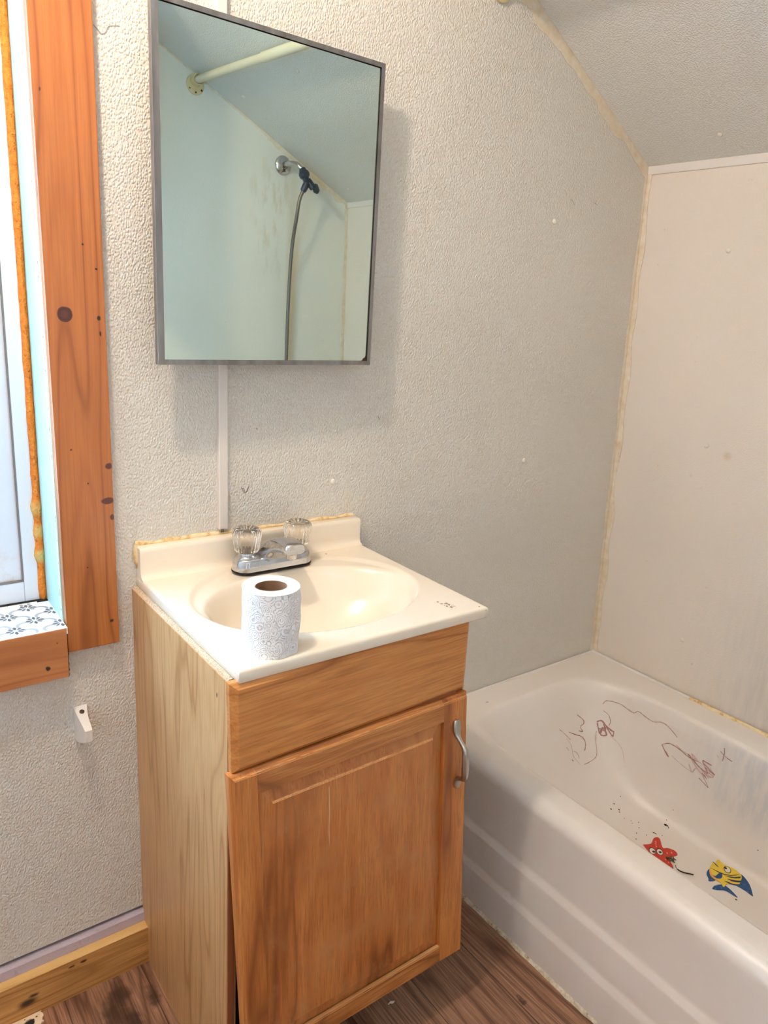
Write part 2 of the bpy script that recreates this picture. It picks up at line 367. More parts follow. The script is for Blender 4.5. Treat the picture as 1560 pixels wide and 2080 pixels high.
MAT['cardboard'] = plain('cardboard_core', srgb(146,108,80), .85)
MAT['rod'] = plain('ivory_rod_enamel', srgb(226,216,188), .35)
MAT['flange'] = plain('yellowed_flange_plastic', srgb(214,196,150), .4)
MAT['navy'] = plain('navy_plastic', srgb(44,56,72), .4)
MAT['hose'] = plain('grey_shower_hose', srgb(120,112,104), .35, .5)
MAT['screw'] = plain('dark_screw', srgb(66,56,50), .5, .6)
MAT['crayon'] = plain('maroon_crayon', srgb(176,128,122), .7)
MAT['crayon_l'] = plain('pale_crayon', srgb(212,180,174), .7)
MAT['speck'] = plain('dark_speck', srgb(50,48,44), .7)
MAT['red'] = plain('starfish_red', srgb(204,58,38), .5)
MAT['pink'] = plain('starfish_spot', srgb(236,140,110), .5)
MAT['eye'] = plain('sticker_white', srgb(240,230,214), .5)
MAT['ink'] = plain('sticker_ink', srgb(40,30,34), .5)
MAT['yellow'] = plain('fish_yellow', srgb(240,204,62), .5)
MAT['orange'] = plain('fish_orange', srgb(236,166,90), .5)
mm = M('fish_blue', srgb(36,86,140), .5); pp = mm.pos(); mm.color(mm.mix(mm.maprange(mm.noise(pp, 160, 3, .7), .58, .66, 0, .55), srgb(30,78,134), srgb(130,160,190))); MAT['blue'] = mm.m
MAT['darkblue'] = plain('fish_navy', srgb(22,38,80), .5)
MAT['lint'] = plain('grey_lint', srgb(96,84,62), .9)
mm = M('torn_underlay', srgb(242,222,186), .8); pp = mm.pos()
cc = mm.ramp(mm.noise(pp, 60, 3), [(.3, srgb(246,226,206)), (.7, srgb(236,206,150))])
wob = mm.vmath('ADD', pp, mm.vmath('MULTIPLY', mm.vmath('SUBTRACT', mm.n('ShaderNodeTexNoise', i_Vector=pp, i_Scale=120., i_Detail=3.).outputs['Color'], (.5,.5,.5)), (.012,.012,0)))
for q_, r_ in [((0.173, -0.0484, 0.006), 0.0085), ((0.1887, -0.0405, 0.006), 0.0022), ((0.1877, -0.0286, 0.006), 0.0018), ((0.1801, -0.0434, 0.006), 0.002), ((0.1686, -0.0358, 0.006), 0.0014)]:
    cc = mm.mix(mm.spot(wob, q_, r_, .25), cc, srgb(40,28,24))
mm.color(cc); MAT['scrap'] = mm.m
MAT['paper'] = plain('white_scrap', srgb(236,222,206), .8)

# ------------------------------------------------------------------ room shell
b = BM()
WX = .300
box(b, -.90, -.62, .0, .2, .122, 2.7); box(b, -.62, WX, .0, .2, .122, .785); box(b, -.62, WX, .0, .2, 1.98, 2.7); box(b, WX, 2.0, .0, .2, .122, 2.7)
box(b, -.90, 2.0, .012, .2, -.05, .122)
wall_back = struct('wall_back', b, MAT['wall'])

def rwx(y, z):
    s = min(1, max(-.1, -y/1.4185))
    return (1.8446-(z-.3548)*.04463)*(1-s) + (1.84-(z-.355)*.01437)*s
b = BM()
ys = [.05, 0, -.35, -.7, -1.05, -1.4185, -1.5]; zs = [-.05, .3, .8, 1.3, 1.75, 2.0]
g = [[b.verts.new((rwx(y, z), y, z)) for z in zs] for y in ys]; g2 = [[b.verts.new((2.05, y, z)) for z in zs] for y in ys]
for i in range(len(ys)-1):
    for j in range(len(zs)-1):
        b.faces.new((g[i][j], g[i+1][j], g[i+1][j+1], g[i][j+1])); b.faces.new((g2[i][j+1], g2[i+1][j+1], g2[i+1][j], g2[i][j]))
for j in range(len(zs)-1):
    b.faces.new((g[0][j], g[0][j+1], g2[0][j+1], g2[0][j])); b.faces.new((g[-1][j], g2[-1][j], g2[-1][j+1], g[-1][j+1]))
for i in range(len(ys)-1):
    b.faces.new((g[i][0], g2[i][0], g2[i+1][0], g[i+1][0])); b.faces.new((g[i][-1], g[i+1][-1], g2[i+1][-1], g2[i][-1]))
struct('wall_right', b, MAT['wall_right'])

b = BM(); box(b, .80, 2.0, -1.56, -1.4185, -.05, 2.7); struct('wall_front', b, MAT['wall_end'])
b = BM(); hexa(b, [(.700,-.957,1.68),(.655,-1.42,1.68),(.600,-1.42,1.68),(.645,-.957,1.68),(.700,-.957,2.40),(.655,-1.42,2.40),(.600,-1.42,2.40),(.645,-.957,2.40)]); struct('shadow_blocker', b, MAT['plain_wall'])  # unseen slab hung from the ceiling, added to cast the end wall's shadow
b = BM(); box(b, -.95, .80, -2.3, -2.15, -.05, 2.7); box(b, .80, .95, -2.3, -1.56, -.05, 2.7); struct('wall_rear', b, MAT['plain_wall'])
b = BM(); box(b, -1.05, -.90, -2.3, .2, -.05, 2.7); struct('wall_left', b, MAT['plain_wall'])
b = BM(); box(b, -1.05, 2.05, -2.3, .2, -.10, 0); struct('floor', b, MAT['floor'])

def slz(x, y):
    s = min(1, max(0, -y/1.4185))
    return (1.7529+.5560*(1.7822-x))*(1-s) + (1.7533+.4927*(1.8199-x))*s
b = BM()
xs_ = [2.02, 1.8, 1.5, 1.2, .9, .62]; ys = [.1, 0, -.35, -.7, -1.05, -1.4185, -1.5]
lo = [[b.verts.new((x, y, slz(x, y))) for x in xs_] for y in ys]; hi = [[b.verts.new((x, y, slz(x, y)+.12)) for x in xs_] for y in ys]
for i in range(len(ys)-1):
    for j in range(len(xs_)-1):
        b.faces.new((lo[i][j], lo[i][j+1], lo[i+1][j+1], lo[i+1][j])); b.faces.new((hi[i+1][j], hi[i+1][j+1], hi[i][j+1], hi[i][j]))
for i in range(len(ys)-1):
    b.faces.new((lo[i][0], lo[i+1][0], hi[i+1][0], hi[i][0])); b.faces.new((lo[i+1][-1], lo[i][-1], hi[i][-1], hi[i+1][-1]))
for j in range(len(xs_)-1):
    b.faces.new((lo[0][j+1], lo[0][j], hi[0][j], hi[0][j+1])); b.faces.new((lo[-1][j], lo[-1][j+1], hi[-1][j+1], hi[-1][j]))
struct('ceiling_slope', b, MAT['slope'])
b = BM(); box(b, -1.05, .95, -2.3, .2, 2.345, 2.6); struct('ceiling', b, MAT['slope'])

# ------------------------------------------------------------------ trims, caulk
def wavy_strip(bm, A, B, w0, w1, side, nrm, n=40, amp=.15, th=.0015, seed=0, mi=0):
    """an irregular bead running from A to B; side = direction of its width, nrm = out of the wall"""
    A, B, side, nrm = map(Vector, (A, B, side, nrm)); rings = []
    for i in range(n+1):
        t = i/n; p = A.lerp(B, t); w = (w0+(w1-w0)*t)*(1+amp*2*(noise.noise((t*14+seed, seed, 3.3))))
        q = amp*(w0+w1)*.5*noise.noise((t*9, seed+5, 1.1))*.6
        a = p + side*q*.3
        rings.append([a - nrm*.001, a + nrm*th, a + side*w*.5 + nrm*th*1.25, a + side*w + nrm*th*.35, a + side*w - nrm*.001])
    loft(bm, rings, closed=False, cap0=False, cap1=False, mi=mi)
sd = Vector((-.556, 0, -1)).normalized()
b = BM()
p0 = Vector((1.7822, 0, 1.7529)); p1 = Vector((1.20, 0, 1.7529+.556*(1.7822-1.20)))
wavy_strip(b, p0, p1, .024, .030, Vector((-.486, 0, -.874)), (0,-1,0), 60, .25, .0018, 1)
p0 = Vector((1.8199, -1.4185, 1.7533)); p1 = Vector((.9, -1.4185, 1.7533+.4927*(1.8199-.9)))
wavy_strip(b, p0, p1.lerp(p0, .6), .022, .013, Vector((-.442, 0, -.897)), (0,1,0), 40, .3, .0018, 4)
wavy_strip(b, p1.lerp(p0, .6), p1, .007, .004, Vector((-.442, 0, -.897)), (0,1,0), 40, .3, .0018, 5)
struct('trim_1', b, MAT['caulk'], smooth=60)
b = BM()
wavy_strip(b, (1.8446-.001, -.0, .3548), (1.7822-.001, -.0, 1.7529), .013, .010, (-1,0,0), (0,-1,0), 60, .3, .002, 2)
wavy_strip(b, (1.8446-.001, -.0, .3548), (1.7822-.001, -.0, 1.7529), .016, .014, (0,-1,0), (-1,0,0), 60, .3, .002, 3)
wavy_strip(b, (1.84, -1.4185, .36), (1.8199, -1.4185, 1.7533), .014, .012, (-1,0,0), (0,1,0), 40, .3, .002, 6)
struct('trim_2', b, MAT['caulk'], smooth=60)
# bead moulding under the sloped ceiling
b = BM()
pr = [(0, .004), (-.0045, .003), (-.0055, -.004), (-.0045, -.014), (-.003, -.0175), (.002, -.0185)]
loft(b, [[(rwx(y, 1.75)+dx, y, slz(rwx(y, 1.75), y)+dz) for dx, dz in pr] for y in (0, -.35, -.7, -1.05, -1.4185)], closed=False, cap0=False, cap1=False)
struct('trim_3', b, MAT['white_plastic'], smooth=40)
# window casing and sill board
def skew(x0b, x1b, x0t, x1t, y0, y1, z0, z1, bev, seg=2):
    b = BM(); hexa(b, [(x0b,y0,z0),(x1b,y0,z0),(x1b,y1,z0),(x0b,y1,z0),(x0t,y0,z1),(x1t,y0,z1),(x1t,y1,z1),(x0t,y1,z1)], bev, seg); return b
struct('trim_4', skew(.2890, .3785, .2826, .3738, -.020, .0, .742, 2.06, .0016), MAT['casing'], base=(.33,0,.742))
b = BM(); box(b, -.72, .2848, -.035, .0, .7035, .7960, .0014); struct('trim_5', b, MAT['sillboard'], base=(-.1,0,.7))
b = BM(); box(b, -.70, .288, -.020, 0., 2.0, 2.09, .0016); struct('trim_6', b, MAT['sillboard'], base=(-.1,0,2.0))
b = BM()
rings = []
for i in range(13):
    z = .700+.046*i/12; w = .0035+.0022*noise.noise((z*200, 2, 1)); rings.append([(.2846, -.030, z), (.2846+w, -.024, z), (.2846+w*1.2, -.004, z), (.2846, -.001, z)])
loft(b, rings); struct('trim_7', b, plain('dried_glue', srgb(110,66,34), .6), smooth=60)
# skirting
b = BM(); box(b, -.90, .4108, -.0300, -.0085, .0, .0895, .0012)
for f in b.faces:
    if f.calc_center_median().z > .0885: f.material_index = 1
bb = struct('baseboard_back', b, [MAT['basewood'], MAT['baseedge']], base=(-.2,0,0))
b = BM()
n = 50; top = []
rings = []
for i in range(n+1):
    x = -.90+(.4125+.90)*i/n; t = .1135+.0015*noise.noise((x*9, 1, 1)); rings.append([(x, .011, .0), (x, -.0085, .0), (x, -.0085+.0008*noise.noise((x*30, 4, 2)), t-.004), (x, -.0055, t), (x, .011, t)])
loft(b, rings); struct('trim_8', b, MAT['lavender'], smooth=35, base=(-.2,0,0))
b = BM(); box(b, -.90, .4125, .0085, .0115, .10, .1225); struct('trim_9', b, MAT['black'], base=(-.2,0,.1))

# ------------------------------------------------------------------ window
win = bpy.data.objects.new('window_1', None); link(win); win.location = (-.08, .12, .79); BASE['window_1'] = Vector(win.location); win['kind'] = 'structure'
YF = .118
def frame_bm(x0, x1, z0, z1, w, y0, y1, bev=.002, wb=None):
    b = BM(); wb = wb or w
    for c in ((x0, x0+w, z0, z1), (x1-w, x1, z0, z1), (x0+w, x1-w, z0, z0+wb), (x0+w, x1-w, z1-w, z1)): box(b, c[0], c[1], y0, y1, c[2], c[3], bev)
    return b
struct('outer_frame', frame_bm(-.60, .2755, .796, 1.955, .0250, YF, .19, .002, .040), MAT['vinyl'], parent=win)
struct('sash', frame_bm(-.5730, .2490, .8375, 1.930, .085, YF+.006, .18, .002, .085), MAT['vinyl_s'], parent=win)
b = frame_bm(-.5750, .2508, .8360, 1.931, .0024, YF-.0003, YF+.012, 0); struct('gasket', b, MAT['rubber'], parent=win)
b = BM(); box(b, -.49, .166, .150, .156, .92, 1.847)
gm = M('window_glass', (1,1,1,1), .0); gt = gm.t
tr = gm.n('ShaderNodeBsdfTransparent', i_Color=(.93,.97,.97,1)); gl = gm.n('ShaderNodeBsdfGlossy', i_Roughness=.02); mx = gm.n('ShaderNodeMixShader', i_0=.06)
gt.links.new(tr.outputs[0], mx.inputs[1]); gt.links.new(gl.outputs[0], mx.inputs[2]); gt.links.new(mx.outputs[0], gm.out.inputs['Surface'])
struct('pane', b, gm.m, parent=win)
# jamb lining
b = BM(); box(b, .287, .301, .0, .20, .785, 1.985); box(b, -.63, -.616, 0, .2, .785, 1.985); box(b, -.616, .287, 0, .2, 1.966, 1.985)
struct('jamb', b, MAT['jamb'], parent=win)
b = BM()
rings = []
for i in range(41):
    t = i/40; z = .80+1.15*t; yc = .0035+.036*max(0, (z-.95)/.85)**1.3; w = .0035+.0025*noise.noise((z*30, 1, 4))
    if z < .95: yc = .006; w = .006+.003*noise.noise((z*40, 3, 4))
    rings.append([(.2872, yc-w*.5, z), (.2862, yc-w*.3, z), (.2862, yc+w*.3, z), (.2872, yc+w*.5, z)])
loft(b, rings); struct('peeled_paint', b, MAT['peel'], parent=win)
# expanding foam between frame and jamb
b = BM(); rings = []
for i in range(121):
    t = i/120; z = .7975+1.155*t
    n1 = noise.noise((z*38, .3, 1)); n2 = noise.noise((z*25, 5, 2)); n3 = noise.noise((z*70, 9, 2))
    bul = sum(.004*math.exp(-((z-c)/.012)**2) for c in (.885, .93, .975))
    xl = .2745-.0022*n1-bul-.0005*n3; xr = .2875; yo = .112-.003*n2-.002*n3-bul
    rings.append([(xl, .15, z), (xl, .119, z), (xl+.002, yo+.002, z), ((xl+xr)/2, yo-.0015, z), (xr-.001, yo+.002, z), (xr, .119, z), (xr, .15, z)])
loft(b, rings); struct('expanding_foam', b, MAT['foam'], smooth=70, parent=win)
# sill with patterned vinyl
b = BM()
ZS = .7965
box(b, -.616, .2868, -.034, .117, .785, ZS)
def inside(x, y): return -.4 < x < .2862 and -.0335 < y < .1105
def clip(pts):
    o = []
    for p in pts: o.append((min(.2862, max(-.40, p[0])), min(.1105, max(-.0335, p[1])), p[2]))
    return o
def petal(c, ang, r0, r1, w, mi):
    d = Vector((math.cos(ang), math.sin(ang), 0)); s = Vector((-d.y, d.x, 0)); c = Vector(c)
    P = [c+d*r0, c+d*(r0+(r1-r0)*.35)+s*w*.8, c+d*(r0+(r1-r0)*.7)+s*w, c+d*r1, c+d*(r0+(r1-r0)*.7)-s*w, c+d*(r0+(r1-r0)*.35)-s*w*.8]
    if all(inside(p.x, p.y) for p in P): poly(b, P, thick=.0002, mi=mi)
def arc(c, r, a0, a1, w, mi, n=14):
    prev = None
    for k in range(n+1):
        a = a0+(a1-a0)*k/n; ww = w*(.35+.65*math.sin(math.pi*k/n))
        p = [Vector((c[0]+(r+e*ww)*math.cos(a), c[1]+(r+e*ww)*math.sin(a), ZS+.00015)) for e in (-.5, .5)]
        ok = all(inside(q.x, q.y) for q in p)
        if prev and ok: b.faces.new([b.verts.new(q) for q in (prev[0], p[0], p[1], prev[1])]).material_index = mi
        prev = p if ok else None
PX, PY = .0735, .0615
for i in range(-9, 2):
    for j in range(-2, 3):
        for ox, oy in ((0, 0), (.5, .5)):
            cx, cy = .2463+(i+ox)*PX, .0235+(j+oy)*PY
            for k in range(8):
                petal((cx, cy, ZS), k*math.pi/4, .0026, .0165 if k % 2 == 0 else .0150, .0030 if k % 2 == 0 else .0022, 1)
            arc((cx+PX*.25, cy+PY*.25), .0125, .6, 4.1, .0062, 2); arc((cx-PX*.25, cy+PY*.25), .0125, -1.0, 2.6, .0062, 2)
struct('window_sill', b, [MAT['tile_w'], MAT['tile_d'], MAT['tile_g']], parent=win)
b = BM(); box(b, -.60, .283, .1105, .1175, ZS-.002, ZS+.0012); box(b, .268, .2866, .104, .1175, ZS-.002, ZS+.0014); struct('dark_gap', b, MAT['black'], parent=win)

# ------------------------------------------------------------------ bathtub
def tub_rings():
    import math
    N=96
    def ring(x0,x1,y0,y1,n,z):
        a=(x1-x0)/2;b=(y1-y0)/2;cx=(x0+x1)/2;cy=(y0+y1)/2;o=[]
        for i in range(N):
            t=2*math.pi*i/N+math.pi/4
            c=math.cos(t);s=math.sin(t)
            k=(abs(c)**n+abs(s)**n)**(-1.0/n)
            o.append((cx+a*c*k,cy+b*s*k,z))
        return o
    R=[ring(1.150,1.8400,-1.4180,-0.0005,200,.361)]
    R.append(ring(1.192,1.752,-1.355,-.078,7,.3612))
    top=(1.205,1.738,-1.338,-.094);flo=(1.30,1.672,-1.255,-.36)
    R.append(ring(1.199,1.745,-1.347,-.086,6.5,.359))
    R.append(ring(*top,6,.352))
    M=16
    for k in range(1,M+1):
        l=k/M
        q=[top[i]+(flo[i]-top[i])*l for i in range(4)]
        z=.352-(.352-.072)*(1-(1-l)**2.3)
        R.append(ring(*q,6-2.2*l,z))
    c=[flo[0]+.12,flo[1]-.12,flo[2]+.3,flo[3]-.2]
    R.append(ring(*c,3,.0715))
    return R

tub = thing('bathtub', 'white alcove bathtub with crayon marks along the right wall', 'bathtub', (1.48, -.71, 0))
b = BM(); loft(b, tub_rings(), cap0=False)
mesh('basin', b, MAT['tub'], tub, smooth=180)
b = BM()
prof = [(1.150, .361)] + [(1.150-.032*math.sin(a), .329+.032*math.cos(a)) for a in [math.pi/2*k/10 for k in range(1, 11)]]
prof += [(1.1172, .30), (1.1165, .205), (1.1150, .196), (1.1085, .186), (1.1072, .180), (1.1064, .112), (1.1050, .104), (1.0995, .094), (1.0985, .088), (1.0980, .0)]
loft(b, [[(x, y, z) for x, z in prof] for y in [-.0005-1.4175*k/24 for k in range(25)]], closed=False, cap0=False, cap1=False)
mesh('apron', b, MAT['tub'], tub, smooth=180)
b = BM(); rings = []
for i in range(91):
    y = -.001-1.416*i/90; w = .0045+.003*noise.noise((y*30, 2, 2))+.0012*noise.noise((y*90, 2, 2)); h = .008+.004*noise.noise((y*24, 7, 2))
    rings.append([(1.0982, y, h), (1.0972-w*.35, y, h*.7), (1.0972-w*.8, y, h*.25), (1.0972-w, y, .0)])
loft(b, rings, closed=False, cap0=False, cap1=False); mesh('caulk_bead', b, MAT['caulk_w'], tub, smooth=180, label='dirty cream caulk bead')
b = BM(); wavy_strip(b, (1.16, -.001, .3612), (1.842, -.001, .3612), .006, .006, (0,-1,0), (0,0,1), 60, .3, .004, 8); wavy_strip(b, (1.8405, -.001, .3612), (1.839, -.34, .3612), .007, .007, (-1,0,0), (0,0,1), 40, .3, .005, 9)
mesh('caulk_bead', b, MAT['white_plastic'], tub, smooth=180)
b = BM(); wavy_strip(b, (1.839, -.34, .3612), (1.836, -1.41, .3612), .007, .007, (-1,0,0), (0,0,1), 60, .3, .006, 10)
mesh('caulk_bead', b, MAT['caulk_y'], tub, smooth=180, label='yellowed caulk bead')
